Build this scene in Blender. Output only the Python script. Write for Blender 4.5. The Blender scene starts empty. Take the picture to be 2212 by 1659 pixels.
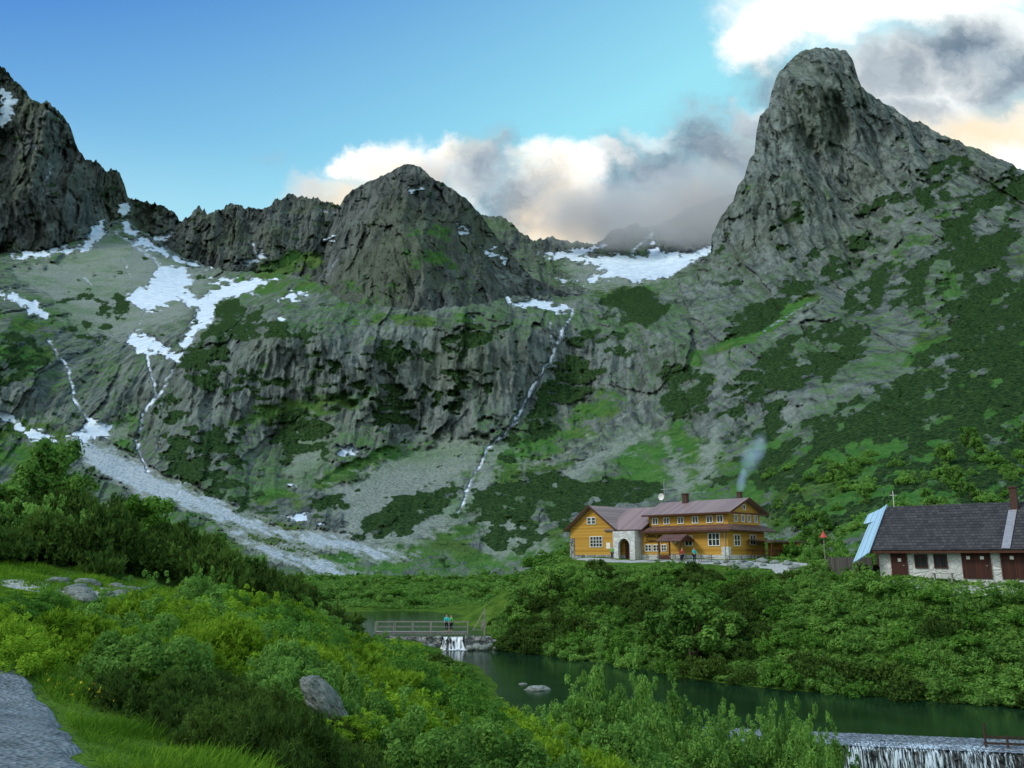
import bpy, bmesh, math, random
import numpy as np
from mathutils import Vector, Matrix
random.seed(5); rng=np.random.default_rng(11)
sc=bpy.context.scene; COL=sc.collection
sc.view_settings.view_transform='Standard'; sc.view_settings.look='None'; sc.view_settings.exposure=0
F=1805.0; PT=math.radians(11.7); CH=9.3
cP,sP=math.cos(PT),math.sin(PT)
def ray(x,y):
    u=(x-1106.0)/F; v=(829.5-y)/F; dy=cP-v*sP; dz=sP+v*cP
    return u/dy, dz/dy
def at(x,y,Y):
    a,b=ray(x,y); return (a*Y,Y,CH+b*Y)
# ------------------------------------------------------------ noise
_perm=rng.permutation(256); _perm=np.concatenate([_perm,_perm]).astype(np.int32)
_g=rng.normal(size=(256,3)); _g/=np.linalg.norm(_g,axis=1)[:,None]; _g=_g.astype(np.float32)
def perlin(x,y,z):
    x=np.asarray(x,np.float32);y=np.asarray(y,np.float32);z=np.asarray(z,np.float32)
    x,y,z=np.broadcast_arrays(x,y,z)
    xf=np.floor(x);yf=np.floor(y);zf=np.floor(z)
    xi=xf.astype(np.int32)&255; yi=yf.astype(np.int32)&255; zi=zf.astype(np.int32)&255
    x=x-xf;y=y-yf;z=z-zf
    fu=x*x*x*(x*(x*6-15)+10);fv=y*y*y*(y*(y*6-15)+10);fw=z*z*z*(z*(z*6-15)+10)
    r=0
    for i in (0,1):
        a=_perm[(xi+i)&255]
        for j in (0,1):
            b=_perm[(a+yi+j)&255]
            for k in (0,1):
                h=_perm[(b+zi+k)&255]; g=_g[h]
                d=g[...,0]*(x-i)+g[...,1]*(y-j)+g[...,2]*(z-k)
                r=r+d*(fu if i else 1-fu)*(fv if j else 1-fv)*(fw if k else 1-fw)
    return r*1.5
def fbm(x,y,z,o=5,gain=.5,ridged=False):
    a=1.0;s=0;t=0;f=1.0
    for i in range(o):
        n=perlin(x*f+i*17.3,y*f+i*5.1,z*f+i*9.7)
        if ridged: n=1-2*np.abs(n)*1.6
        s=s+a*n;t+=a;a*=gain;f*=2.03
    return s/t
def facet(x,z,seed):
    xi=np.floor(x).astype(np.int64);zi=np.floor(z).astype(np.int64);best=np.full(x.shape,9.0);val=np.zeros(x.shape)
    for i in (-1,0,1):
        for j in (-1,0,1):
            cx=xi+i;cz=zi+j;h=_perm[(_perm[(cx+seed*7)&255]+(cz&255))&255];g=_g[h];g2=_g[(h*7+31)&255]
            rx=x-(cx+.5+.48*g[...,0]);rz=z-(cz+.5+.48*g[...,1]);d=rx*rx+rz*rz;m=d<best
            best=np.where(m,d,best);val=np.where(m,g2[...,0]*rx*1.3+g2[...,1]*rz*.9+g2[...,2]*.34,val)
    return val
def sstep(a,b,x):
    t=np.clip((x-a)/(b-a),0,1); return t*t*(3-2*t)
def rbf_fit(P,V,c,scale=1.0):
    P=np.array(P,float)*scale; V=np.array(V,float); n=len(P)
    d=np.sqrt(((P[:,None]-P[None])**2).sum(-1)+c*c)
    A=np.zeros((n+3,n+3)); A[:n,:n]=d; A[:n,n]=1;A[:n,n+1:]=P; A[n,:n]=1;A[n+1:,:n]=P.T
    b=np.zeros(n+3);b[:n]=V
    w=np.linalg.solve(A,b)
    def ev(x,y):
        x=np.asarray(x,float)*scale;y=np.asarray(y,float)*scale
        r=np.full(np.broadcast(x,y).shape,w[n])+w[n+1]*x+w[n+2]*y
        for i in range(n): r=r+w[i]*np.sqrt((x-P[i,0])**2+(y-P[i,1])**2+c*c)
        return r
    return ev
# ------------------------------------------------------------ mesh helpers
def setp(o,label=None,cat=None,group=None,kind=None):
    if label:o['label']=label
    if cat and kind!='structure':o['category']=cat
    if group:o['group']=group
    if kind:o['kind']=kind
    return o
def np_mesh(name,V,Q,mat=None,smooth=True,nv=4):
    me=bpy.data.meshes.new(name); V=np.asarray(V,np.float32); Q=np.asarray(Q,np.int32)
    me.vertices.add(len(V)); me.vertices.foreach_set('co',V.ravel())
    nf=len(Q); me.loops.add(nf*nv); me.loops.foreach_set('vertex_index',Q.ravel())
    me.polygons.add(nf); me.polygons.foreach_set('loop_start',np.arange(nf,dtype=np.int32)*nv)
    me.polygons.foreach_set('loop_total',np.full(nf,nv,np.int32))
    me.polygons.foreach_set('use_smooth',np.full(nf,smooth,bool))
    if mat: me.materials.append(mat)
    me.update(calc_edges=True)
    return me
def link(name,me,parent=None,loc=None,rz=0,sc_=None):
    o=bpy.data.objects.new(name,me); COL.objects.link(o)
    if parent:o.parent=parent
    if loc is not None:o.location=loc
    o.rotation_euler.z=rz
    if sc_ is not None:o.scale=sc_
    return o
def empty(name,loc,rz=0):
    o=bpy.data.objects.new(name,None);COL.objects.link(o);o.location=loc;o.rotation_euler.z=rz;o.empty_display_size=.3
    return o
class MB:
    def __init__(s): s.v=[];s.f=[]
    def add(s,vs,fs):
        n=len(s.v); s.v+= [tuple(v) for v in vs]; s.f+=[tuple(i+n for i in f) for f in fs]; return s
    def box(s,x0,x1,y0,y1,z0,z1):
        return s.add([(x0,y0,z0),(x1,y0,z0),(x1,y1,z0),(x0,y1,z0),(x0,y0,z1),(x1,y0,z1),(x1,y1,z1),(x0,y1,z1)],
          [(0,3,2,1),(4,5,6,7),(0,1,5,4),(1,2,6,5),(2,3,7,6),(3,0,4,7)])
    def slab(s,pts,t):
        p=[Vector(q) for q in pts]; n=(p[1]-p[0]).cross(p[2]-p[0]).normalized()
        m=len(p); return s.add(p+[q-n*t for q in p],[tuple(range(m)),tuple(range(2*m-1,m-1,-1))]+[(i,i+m,(i+1)%m+m,(i+1)%m) for i in range(m)])
    def prism_y(s,poly,y0,y1):
        m=len(poly); return s.add([(a,y0,b) for a,b in poly]+[(a,y1,b) for a,b in poly],[tuple(range(m)),tuple(range(2*m-1,m-1,-1))]+[(i,i+m,(i+1)%m+m,(i+1)%m) for i in range(m)])
    def prism_x(s,poly,x0,x1):
        m=len(poly); return s.add([(x0,a,b) for a,b in poly]+[(x1,a,b) for a,b in poly],[tuple(range(m)),tuple(range(2*m-1,m-1,-1))]+[(i,i+m,(i+1)%m+m,(i+1)%m) for i in range(m)])
    def tube(s,p0,p1,r0,r1=None,n=8):
        r1=r0 if r1 is None else r1
        p0=Vector(p0);p1=Vector(p1);d=(p1-p0).normalized(); a=d.orthogonal().normalized(); b=d.cross(a)
        vs=[]
        for p,r in((p0,r0),(p1,r1)):
            for i in range(n):
                t=2*math.pi*i/n; vs.append(p+a*(r*math.cos(t))+b*(r*math.sin(t)))
        return s.add(vs,[(i,(i+1)%n,(i+1)%n+n,i+n) for i in range(n)]+[tuple(range(n-1,-1,-1)),tuple(range(n,2*n))])
    def build(s,name,mat,parent=None,smooth=False,loc=None,rz=0):
        me=bpy.data.meshes.new(name); me.from_pydata(s.v,[],s.f); me.materials.append(mat)
        bm=bmesh.new();bm.from_mesh(me);bmesh.ops.recalc_face_normals(bm,faces=bm.faces);bm.to_mesh(me);bm.free()
        if smooth:
            for p in me.polygons:p.use_smooth=True
        return link(name,me,parent,loc,rz)
# ------------------------------------------------------------ materials
def newmat(name):
    m=bpy.data.materials.new(name);m.use_nodes=True;nt=m.node_tree;nt.nodes.clear()
    return m,nt
class N:
    def __init__(s,nt): s.nt=nt
    def n(s,t,**k):
        nd=s.nt.nodes.new(t)
        for a,b in k.items(): setattr(nd,a,b)
        return nd
    def l(s,a,b): s.nt.links.new(a,b)
    def put(s,sock,v):
        if hasattr(v,'links') or isinstance(v,bpy.types.NodeSocket): s.l(v,sock)
        else: sock.default_value=v
    def math(s,op,a,b=0.0,c=None,clamp=False):
        nd=s.n('ShaderNodeMath',operation=op); nd.use_clamp=clamp
        s.put(nd.inputs[0],a); s.put(nd.inputs[1],b)
        if c is not None: s.put(nd.inputs[2],c)
        return nd.outputs[0]
    def mix(s,f,a,b,blend='MIX'):
        nd=s.n('ShaderNodeMix',data_type='RGBA',blend_type=blend)
        s.put(nd.inputs[0],f)
        for sk,v in((nd.inputs[6],a),(nd.inputs[7],b)):
            if isinstance(v,tuple) and len(v)==3: v=(*v,1)
            s.put(sk,v)
        return nd.outputs[2]
    def mr(s,v,a,b,c=0.,d=1.,smooth=True):
        nd=s.n('ShaderNodeMapRange'); nd.interpolation_type='SMOOTHSTEP' if smooth else 'LINEAR'
        s.put(nd.inputs[0],v); nd.inputs[1].default_value=a;nd.inputs[2].default_value=b;nd.inputs[3].default_value=c;nd.inputs[4].default_value=d
        return nd.outputs[0]
    def noise(s,vec,scale,detail=5,rough=.55,dist=0):
        nd=s.n('ShaderNodeTexNoise'); nd.inputs['Scale'].default_value=scale;nd.inputs['Detail'].default_value=detail
        nd.inputs['Roughness'].default_value=rough; nd.inputs['Distortion'].default_value=dist
        if vec is not None: s.l(vec,nd.inputs['Vector'])
        return nd.outputs[0]
    def mapping(s,vec,scale=(1,1,1),rot=(0,0,0)):
        nd=s.n('ShaderNodeMapping'); s.l(vec,nd.inputs[0]); nd.inputs['Scale'].default_value=scale; nd.inputs['Rotation'].default_value=rot
        return nd.outputs[0]
    def bump(s,h,strength,dist):
        nd=s.n('ShaderNodeBump'); nd.inputs['Strength'].default_value=strength; nd.inputs['Distance'].default_value=dist
        s.l(h,nd.inputs['Height']); return nd.outputs[0]
    def out(s,sh,sock=0):
        o=s.n('ShaderNodeOutputMaterial'); s.l(sh,o.inputs[sock]); return o
    def bsdf(s,col,rough=.9,normal=None,spec=.2,metal=0):
        b=s.n('ShaderNodeBsdfPrincipled')
        if isinstance(col,tuple) and len(col)==3: col=(*col,1)
        s.put(b.inputs['Base Color'],col); s.put(b.inputs['Roughness'],rough); b.inputs['Specular IOR Level'].default_value=spec;b.inputs['Metallic'].default_value=metal
        if normal is not None: s.l(normal,b.inputs['Normal'])
        return b.outputs[0]
    def diff(s,col,normal=None):
        b=s.n('ShaderNodeBsdfDiffuse');s.l(col,b.inputs[0])
        if normal is not None:s.l(normal,b.inputs['Normal'])
        return b.outputs[0]
def simple(name,c1,c2=None,scale=3.,rough=.8,bump=.3,dist=.02,stretch=(1,1,1),spec=.2,metal=0):
    m,nt=newmat(name);k=N(nt); tc=k.n('ShaderNodeTexCoord').outputs['Object']; v=k.mapping(tc,stretch)
    n=k.noise(v,scale,5,.6); c2=c2 or tuple(c*.6 for c in c1)
    col=k.mix(k.mr(n,.3,.7),c2,c1)
    k.out(k.bsdf(col,rough,k.bump(n,bump,dist),spec,metal)); return m
def planks(name,c1,c2,axis,size,rough=.8,bumpd=.02):
    m,nt=newmat(name);k=N(nt); tc=k.n('ShaderNodeTexCoord').outputs['Object']
    sep=k.n('ShaderNodeSeparateXYZ');k.l(tc,sep.inputs[0]); a=k.math('DIVIDE',sep.outputs[axis],size)
    fr=k.math('FRACT',a); fl=k.math('FLOOR',a)
    wn=k.n('ShaderNodeTexWhiteNoise',noise_dimensions='1D');k.l(fl,wn.inputs['W'])
    st=[1,1,1]; st[axis]=6
    n=k.noise(k.mapping(tc,tuple(st)),2.5,5)
    f=k.math('ADD',k.math('MULTIPLY',wn.outputs[0],.5),k.math('MULTIPLY',n,.6))
    col=k.mix(k.mr(f,.2,.9),c2,c1)
    g=k.math('MULTIPLY',k.mr(fr,0,.08),k.mr(fr,1,.92))
    col=k.mix(g,tuple(c*.35 for c in c1),col)
    k.out(k.bsdf(col,rough,k.bump(g,.6,bumpd))); return m
def stones(name,c1,c2,mortar,scale,bumpd=.06):
    m,nt=newmat(name);k=N(nt); tc=k.n('ShaderNodeTexCoord').outputs['Object']
    v=k.n('ShaderNodeTexVoronoi',feature='DISTANCE_TO_EDGE');v.inputs['Scale'].default_value=scale;k.l(tc,v.inputs['Vector'])
    v2=k.n('ShaderNodeTexVoronoi',feature='F1');v2.inputs['Scale'].default_value=scale;k.l(tc,v2.inputs['Vector'])
    sp=k.n('ShaderNodeSeparateColor');k.l(v2.outputs['Color'],sp.inputs[0])
    n=k.noise(tc,6,5); e=k.mr(v.outputs[0],.02,.1)
    col=k.mix(k.math('ADD',k.math('MULTIPLY',sp.outputs[0],.7),k.math('MULTIPLY',n,.4),clamp=True),c2,c1)
    col=k.mix(e,mortar,col)
    k.out(k.bsdf(col,.9,k.bump(k.math('ADD',e,k.math('MULTIPLY',n,.5)),.7,bumpd))); return m
def shingles(name,c1,c2,row,wid):
    m,nt=newmat(name);k=N(nt); tc=k.n('ShaderNodeTexCoord').outputs['Object']
    sep=k.n('ShaderNodeSeparateXYZ');k.l(tc,sep.inputs[0])
    zr=k.math('DIVIDE',sep.outputs[2],row); fl=k.math('FLOOR',zr); fz=k.math('FRACT',zr)
    off=k.math('MULTIPLY',k.math('MODULO',fl,2.0),.5)
    xr=k.math('ADD',k.math('DIVIDE',sep.outputs[0],wid),off); fx=k.math('FRACT',xr); cx=k.math('FLOOR',xr)
    cb=k.n('ShaderNodeCombineXYZ');k.l(cx,cb.inputs[0]);k.l(fl,cb.inputs[1])
    wn=k.n('ShaderNodeTexWhiteNoise',noise_dimensions='3D');k.l(cb.outputs[0],wn.inputs['Vector'])
    n=k.noise(tc,.8,5)
    col=k.mix(k.math('ADD',k.math('MULTIPLY',wn.outputs[0],.6),k.math('MULTIPLY',n,.5),clamp=True),c2,c1)
    g=k.math('MULTIPLY',k.mr(fx,0,.1),k.mr(fz,.0,.25)); col=k.mix(g,tuple(c*.3 for c in c2),col)
    k.out(k.bsdf(col,.75,k.bump(k.math('ADD',g,wn.outputs[0]),.6,.03),.1)); return m
def leafmat(name,c1,c2,trans=.3,objvar=.35):
    m,nt=newmat(name);k=N(nt)
    at_=k.n('ShaderNodeAttribute',attribute_name='var')
    oi=k.n('ShaderNodeObjectInfo')
    f=k.math('ADD',k.math('MULTIPLY',at_.outputs['Fac'],.8),k.math('MULTIPLY',k.math('SUBTRACT',oi.outputs['Random'],.4),objvar),clamp=True)
    col=k.mix(f,c1,c2)
    t=k.n('ShaderNodeBsdfTranslucent'); k.l(col,t.inputs[0])
    mx=k.n('ShaderNodeMixShader'); mx.inputs[0].default_value=trans; k.l(k.diff(col),mx.inputs[1]);k.l(t.outputs[0],mx.inputs[2])
    k.out(mx.outputs[0]); return m
M={}
M['ochre']=planks('ochre_boards',(.55,.32,.060),(.40,.21,.032),2,.22)
M['ochre2']=planks('ochre_upright_boards',(.57,.35,.08),(.44,.25,.042),1,.2)
M['brown']=simple('dark_brown_wood',(.10,.04,.025),(.05,.022,.014),8,.7)
M['fencewood']=simple('dark_wet_fence_wood',(.075,.05,.038),(.035,.025,.02),8,.8)
M['greywood']=simple('weathered_wood',(.36,.36,.33),(.20,.19,.17),6,.9,stretch=(1,1,.3))
M['darkwood']=planks('dark_fence_boards',(.12,.11,.105),(.06,.055,.052),0,.16)
M['roofmetal']=planks('faded_pinkish_grey_roof_sheet',(.31,.235,.23),(.22,.168,.168),0,.55,.5)
M['roofdark']=simple('dark_brown_roofing',(.15,.085,.07),(.09,.05,.045),2,.6)
M['bluemetal']=planks('pale_blue_roof_sheet',(.42,.64,.80),(.34,.54,.70),0,.5,.4)
M['shingle']=shingles('charcoal_shingles',(.080,.083,.09),(.028,.029,.035),.24,.34)
M['stone']=stones('pale_rubble_stone',(.68,.71,.71),(.40,.42,.43),(.52,.54,.54),1.8)
M['stone_grey']=stones('grey_rubble_stone',(.34,.36,.36),(.14,.15,.155),(.09,.09,.085),1.6)
M['white']=simple('white_paint',(.8,.8,.78),(.65,.65,.62),3,.6,.05)
M['glass']=simple('dark_window_glass',(.03,.04,.05),(.015,.02,.025),1,.1,.0,spec=.6)
M['brick']=simple('dark_brick',(.10,.055,.045),(.06,.035,.03),6,.9)
M['metal']=simple('dull_grey_metal',(.4,.42,.44),(.3,.3,.32),4,.4,.1,metal=.3)
M['red']=simple('red_paint',(.6,.10,.08),(.45,.06,.05),4,.5)
M['skin']=simple('skin',(.5,.3,.22),(.45,.26,.18),6,.6,.05)
M['hair']=simple('brown_hair',(.05,.03,.02),None,20,.8)
M['turq']=simple('turquoise_cloth',(.03,.55,.58),(.02,.42,.46),10,.8)
M['green_c']=simple('green_cloth',(.12,.48,.12),(.07,.3,.08),10,.8)
M['navy']=simple('dark_blue_cloth',(.02,.03,.07),None,10,.8)
M['redc']=simple('red_cloth',(.4,.05,.04),None,10,.8)
M['bark']=simple('bark',(.15,.12,.09),(.07,.055,.04),9,.9,.6,.03,(1,1,.3))
M['leaf_light']=leafmat('light_willow_leaf',(.072,.185,.036),(.28,.52,.11),trans=.42)
M['leaf_mid']=leafmat('mid_green_leaf',(.050,.150,.024),(.19,.41,.065),trans=.38)
M['leaf_yel']=leafmat('yellow_green_leaf',(.095,.225,.016),(.35,.57,.05),trans=.38)
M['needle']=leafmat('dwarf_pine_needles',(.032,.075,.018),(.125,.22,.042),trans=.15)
M['needle_l']=leafmat('lit_dwarf_pine_needles',(.085,.19,.014),(.32,.52,.045),trans=.28)  # dwarf pine needles in a sunlit tone, the light put into the colour
M['grass']=leafmat('grass_blades',(.055,.155,.014),(.21,.39,.035),trans=.35)
M['flower']=simple('yellow_petals',(.75,.6,.04),(.65,.5,.03),4,.6)
def boulder_mat():
    m,nt=newmat('lichen_grey_boulder');k=N(nt); tc=k.n('ShaderNodeTexCoord').outputs['Object']
    n=k.noise(tc,2.2,8,.7); n2=k.noise(tc,9,5,.7)
    col=k.mix(k.mr(n,.35,.65),(.11,.14,.11),(.33,.38,.37)); col=k.mix(k.mr(n2,.5,.75),col,(.46,.52,.52))
    k.out(k.bsdf(col,.95,k.bump(k.math('ADD',n,n2),.9,.09))); return m
M['boulder']=boulder_mat()
# ------------------------------------------------------------ camera
cam=bpy.data.cameras.new('camera'); co=bpy.data.objects.new('camera',cam); COL.objects.link(co)
co.location=(0,0,CH); co.rotation_euler=(math.pi/2+PT,0,0); cam.sensor_width=36; cam.lens=36*F/2212; cam.clip_start=.1; cam.clip_end=20000
sc.camera=co
# ------------------------------------------------------------ sky
wd=bpy.data.worlds.new('World');sc.world=wd;wd.use_nodes=True;nt=wd.node_tree;nt.nodes.clear();k=N(nt)
SUN_EL=math.radians(42); SUN_AZ=math.radians(-102)
sky=k.n('ShaderNodeTexSky',sky_type='NISHITA');sky.sun_disc=False;sky.sun_elevation=SUN_EL;sky.sun_rotation=SUN_AZ
g=k.n('ShaderNodeTexCoord').outputs['Generated']; sep=k.n('ShaderNodeSeparateXYZ');k.l(g,sep.inputs[0])
dx,dy,dz=sep.outputs
ym=k.math('MAXIMUM',dy,.08)
a_=k.math('DIVIDE',dx,ym); b_=k.math('DIVIDE',dz,ym)
cb=k.n('ShaderNodeCombineXYZ');k.l(a_,cb.inputs[0]);k.l(b_,cb.inputs[1]); ab=cb.outputs[0]
def vm(op,a,b):
    nd=k.n('ShaderNodeVectorMath',operation=op)
    for s_,v in((nd.inputs[0],a),(nd.inputs[1],b)):
        if isinstance(v,tuple): s_.default_value=v
        else: k.l(v,s_)
    return nd
nz=k.n('ShaderNodeTexNoise');nz.inputs['Scale'].default_value=7.5;nz.inputs['Detail'].default_value=7;nz.inputs['Roughness'].default_value=.62;k.l(ab,nz.inputs['Vector'])
w0=vm('SUBTRACT',nz.outputs['Color'],(.5,.5,.5)).outputs[0]
w1=vm('MULTIPLY',w0,(.18,.16,0)).outputs[0]; pw=vm('ADD',ab,w1).outputs[0]
def blobs(lst,soft0=1.25,soft1=.55):
    r=None
    for (x,y,rx,ry,w) in lst:
        ca,cb_=ray(x,y)
        d=vm('SUBTRACT',pw,(ca,cb_,0)).outputs[0]; d=vm('MULTIPLY',d,(1650/rx,1500/ry,0)).outputs[0]
        ln=k.n('ShaderNodeVectorMath',operation='LENGTH');k.l(d,ln.inputs[0])
        f=k.mr(ln.outputs['Value'],soft0,soft1,0,w)
        r=f if r is None else k.math('MAXIMUM',r,f)
    return r
gzr=k.math('SUBTRACT',k.math('MULTIPLY',dz,3.2),k.math('MULTIPLY',dx,1.2));gzr=k.math('SUBTRACT',gzr,1.42,clamp=True)
skyc=k.mix(gzr,(.34,.81,.95),(.019,.16,.62))
skyc=k.mix(k.mr(dz,.46,.25),skyc,(.54,.87,.94))
nis=k.n('ShaderNodeVectorMath',operation='SCALE');k.l(sky.outputs[0],nis.inputs[0]);nis.inputs['Scale'].default_value=.12
skyc=k.mix(.12,skyc,nis.outputs[0])
hz=k.mr(dy,.2,-.4); skyc=k.mix(k.math('MULTIPLY',hz,.85),skyc,(.82,.90,.88))  # sky behind the camera made paler, added to make the light less blue
white=blobs([(800,338,66,40,1),(870,350,96,56,1),(960,338,60,30,.9),(720,410,90,45,.5),(1020,380,70,50,.85),(1230,360,85,42,.95),(1320,335,55,28,.85),(1200,430,120,75,.9),(1420,290,60,26,.5),
   (1640,80,86,70,1),(1740,30,160,80,1),(1850,-20,260,80,1),(2050,0,240,60,.9),(2150,80,160,80,.85),(1980,180,220,120,.9),(1620,240,50,35,.7),(2180,330,160,90,.9)],1.4,.5)
warm=blobs([(1490,455,190,70,1),(1200,470,130,65,1),(740,430,120,50,.8),(2120,290,170,52,.95),(1590,370,60,100,1),(1010,335,70,22,.4),(890,370,80,40,.6),(1180,400,70,45,.5)],1.5,.15)
grey=blobs([(1060,370,75,60,.9),(1110,430,120,55,.8),(1350,400,85,80,.85),(1440,360,150,75,1),(1540,310,120,75,.95),(1400,450,150,45,.6),(1610,250,80,50,.85),(1700,190,80,70,.8),(2080,110,155,75,1),(2180,170,140,75,1),(1930,150,120,75,.85),(1960,225,110,45,.75),(580,350,40,16,.2),(690,400,60,36,.3)],1.5,.15)
nb=k.noise(pw,13,4,.6)
skyc=k.mix(white,skyc,(1.12,1.11,1.07))
skyc=k.mix(k.math('MULTIPLY',warm,.8),skyc,(1.0,.76,.48))
greyc=k.mix(k.mr(nb,.3,.7),(.15,.22,.30),(.40,.48,.55))
skyc=k.mix(grey,skyc,greyc)
skyc=k.mix(k.mr(dz,.0,-.06),skyc,(.10,.16,.10))
bg=k.n('ShaderNodeBackground');k.l(skyc,bg.inputs[0]);bg.inputs[1].default_value=1.06
wo=k.n('ShaderNodeOutputWorld');k.l(bg.outputs[0],wo.inputs[0])
sl=bpy.data.lights.new('sun','SUN');sl.energy=2.2;sl.angle=math.radians(14);sl.color=(1,.96,.86)
so=bpy.data.objects.new('sun',sl);COL.objects.link(so)
sd=Vector((math.sin(SUN_AZ)*math.cos(SUN_EL),math.cos(SUN_AZ)*math.cos(SUN_EL),math.sin(SUN_EL)))
so.rotation_euler=(-sd).to_track_quat('-Z','Y').to_euler(); so.location=sd*300
# ------------------------------------------------------------ where snow, pine, grass and scree lie on the mountains
GX0,GX1,GY0,GY1,GS=-300,2520,40,1330,3.0
gx=np.arange(GX0,GX1,GS);gy=np.arange(GY0,GY1,GS); GXX,GYY=np.meshgrid(gx,gy)
def sdf_poly(arr,pts,pad=36):
    pts=np.array(pts,float); x0,y0=pts.min(0)-pad; x1,y1=pts.max(0)+pad
    i0=max(0,int((x0-GX0)/GS));i1=min(len(gx),int((x1-GX0)/GS)+1);j0=max(0,int((y0-GY0)/GS));j1=min(len(gy),int((y1-GY0)/GS)+1)
    if i1<=i0 or j1<=j0:return
    X=GXX[j0:j1,i0:i1];Y=GYY[j0:j1,i0:i1]; d=np.full(X.shape,1e9);ins=np.zeros(X.shape,bool); n=len(pts)
    for i in range(n):
        ax,ay=pts[i];bx,by=pts[(i+1)%n]; ex,ey=bx-ax,by-ay
        t=np.clip(((X-ax)*ex+(Y-ay)*ey)/(ex*ex+ey*ey+1e-9),0,1)
        d=np.minimum(d,np.hypot(X-ax-t*ex,Y-ay-t*ey))
        c=((ay>Y)!=(by>Y))&(X<(bx-ax)*(Y-ay)/((by-ay) if by!=ay else 1e-9)+ax); ins^=c
    s=np.where(ins,d,-d); arr[j0:j1,i0:i1]=np.maximum(arr[j0:j1,i0:i1],s)
def sdf_line(arr,pts,w,pad=30):
    for (ax,ay),(bx,by) in zip(pts[:-1],pts[1:]):
        x0,x1=min(ax,bx)-pad,max(ax,bx)+pad;y0,y1=min(ay,by)-pad,max(ay,by)+pad
        i0=max(0,int((x0-GX0)/GS));i1=min(len(gx),int((x1-GX0)/GS)+1);j0=max(0,int((y0-GY0)/GS));j1=min(len(gy),int((y1-GY0)/GS)+1)
        X=GXX[j0:j1,i0:i1];Y=GYY[j0:j1,i0:i1];ex,ey=bx-ax,by-ay
        t=np.clip(((X-ax)*ex+(Y-ay)*ey)/(ex*ex+ey*ey),0,1); d=np.hypot(X-ax-t*ex,Y-ay-t*ey)
        arr[j0:j1,i0:i1]=np.maximum(arr[j0:j1,i0:i1],w-d)
def ell(arr,cx,cy,rx,ry,ang=0,w=1.0):
    c,s=math.cos(math.radians(ang)),math.sin(math.radians(ang))
    X=GXX-cx;Y=GYY-cy; u=(X*c-Y*s)/rx; v=(X*s+Y*c)/ry
    np.maximum(arr,w*(1-sstep(.55,1.35,np.sqrt(u*u+v*v))),out=arr)
snow=np.full(GXX.shape,-40.0)
for p in [
 [(0,190),(40,205),(28,245),(12,285),(-5,275)],
 [(255,440),(285,433),(272,470),(300,505),(335,520),(390,555),(460,577),(430,583),(350,552),(295,528),(262,490)],
 [(322,512),(355,505),(388,480),(375,505),(350,530),(400,560),(370,556)],
 [(15,552),(100,538),(170,528),(192,512),(198,488),(228,468),(228,512),(192,540),(120,552),(40,564)],
 [(262,642),(320,612),(342,568),(400,573),(420,600),(400,630),(430,640),(470,622),(520,602),(602,597),(560,627),(500,642),(467,657),(462,692),(430,722),(402,762),(385,787),(350,768),(300,764),(270,742),(280,712),(322,722),(352,742),(384,756),(400,720),(418,690),(428,667),(390,652),(362,657),(332,677),(290,662)],
 [(450,598),(520,596),(500,612),(455,608)],
 [(500,562),(556,556),(562,522),(575,560),(540,574)],
 [(-60,610),(0,624),(40,632),(80,655),(108,682),(80,688),(40,660),(0,637),(-60,630)],
 [(600,634),(660,626),(668,635),(640,650),(600,650)],[(600,688),(630,685),(620,698)],
 [(-40,880),(0,888),(30,893),(60,928),(100,930),(132,962),(60,950),(20,914),(-30,900)],
 [(140,940),(180,925),(190,900),(248,918),(235,945),(180,956)],
 [(985,485),(1000,480),(1032,500),(990,508)],[(1038,533),(1100,552),(1090,568),(1050,550)],[(870,404),(900,400),(915,410),(885,414)],
 [(1080,622),(1108,648),(1160,643),(1200,653),(1242,658),(1222,678),(1150,668),(1098,658)],
 [(1165,548),(1250,536),(1312,520),(1304,532),(1250,553),(1330,545),(1398,552),(1408,505),(1422,540),(1470,545),(1545,522),(1540,548),(1490,572),(1440,602),(1380,612),(1330,602),(1280,612),(1225,612),(1300,588),(1280,570),(1225,562),(1180,558)],
 [(1188,584),(1232,614),(1205,608)],[(722,955),(760,970),(792,962),(772,982),(735,988)],
 [(600,1112),(660,1104),(700,1134),(650,1130)],[(618,1043),(648,1050),(630,1055)],[(1010,688),(1035,685),(1030,696)],[(690,520),(725,505),(718,522)],
 ]: sdf_poly(snow,p)
snow=snow+fbm(GXX/22,GYY/8,2.2,5,.68)*34-3.0
stream=np.full(GXX.shape,-40.0)
for p,w in [([(105,735),(125,770),(150,800),(155,840),(168,878),(200,912)],2.4),([(318,770),(330,810),(335,850),(312,895),(295,950),(305,985),(322,1018)],2.8),([(372,800),(352,840),(325,880)],2.2),
  ([(1237,668),(1225,700),(1205,735),(1196,765),(1150,835),(1135,870),(1118,905),(1080,945),(1050,970),(1035,1010),(1015,1045),(1005,1080),(990,1105)],2.4),([(1188,695),(1195,735),(1197,770)],1.2),
  ([(1150,840),(1112,908)],3.2),([(60,300),(110,360),(90,420)],.8),([(100,230),(140,270)],.5),([(180,600),(195,615)],1.5),([(545,525),(560,560)],1.5),([(690,455),(740,462)],0),([(1360,545),(1410,505),(1400,480)],1.5),([(480,600),(560,640)],.8),([(25,430),(60,470)],0),([(1650,715),(1690,690),(1760,650)],.3),([(300,700),(330,650)],.5),([(250,500),(330,560),(345,575)],2),([(420,640),(440,690),(410,740)],1.5),([(700,600),(730,560)],0),([(265,560),(285,600)],.3)]:
    q=[p[0]]
    for (ax,ay),(bx,by) in zip(p[:-1],p[1:]):
        n=max(2,int(math.hypot(bx-ax,by-ay)/9))
        for i in range(1,n+1): q.append((ax+(bx-ax)*i/n+random.uniform(-3.5,3.5),ay+(by-ay)*i/n+random.uniform(-1,1)))
    sdf_line(stream,q,w)
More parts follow.
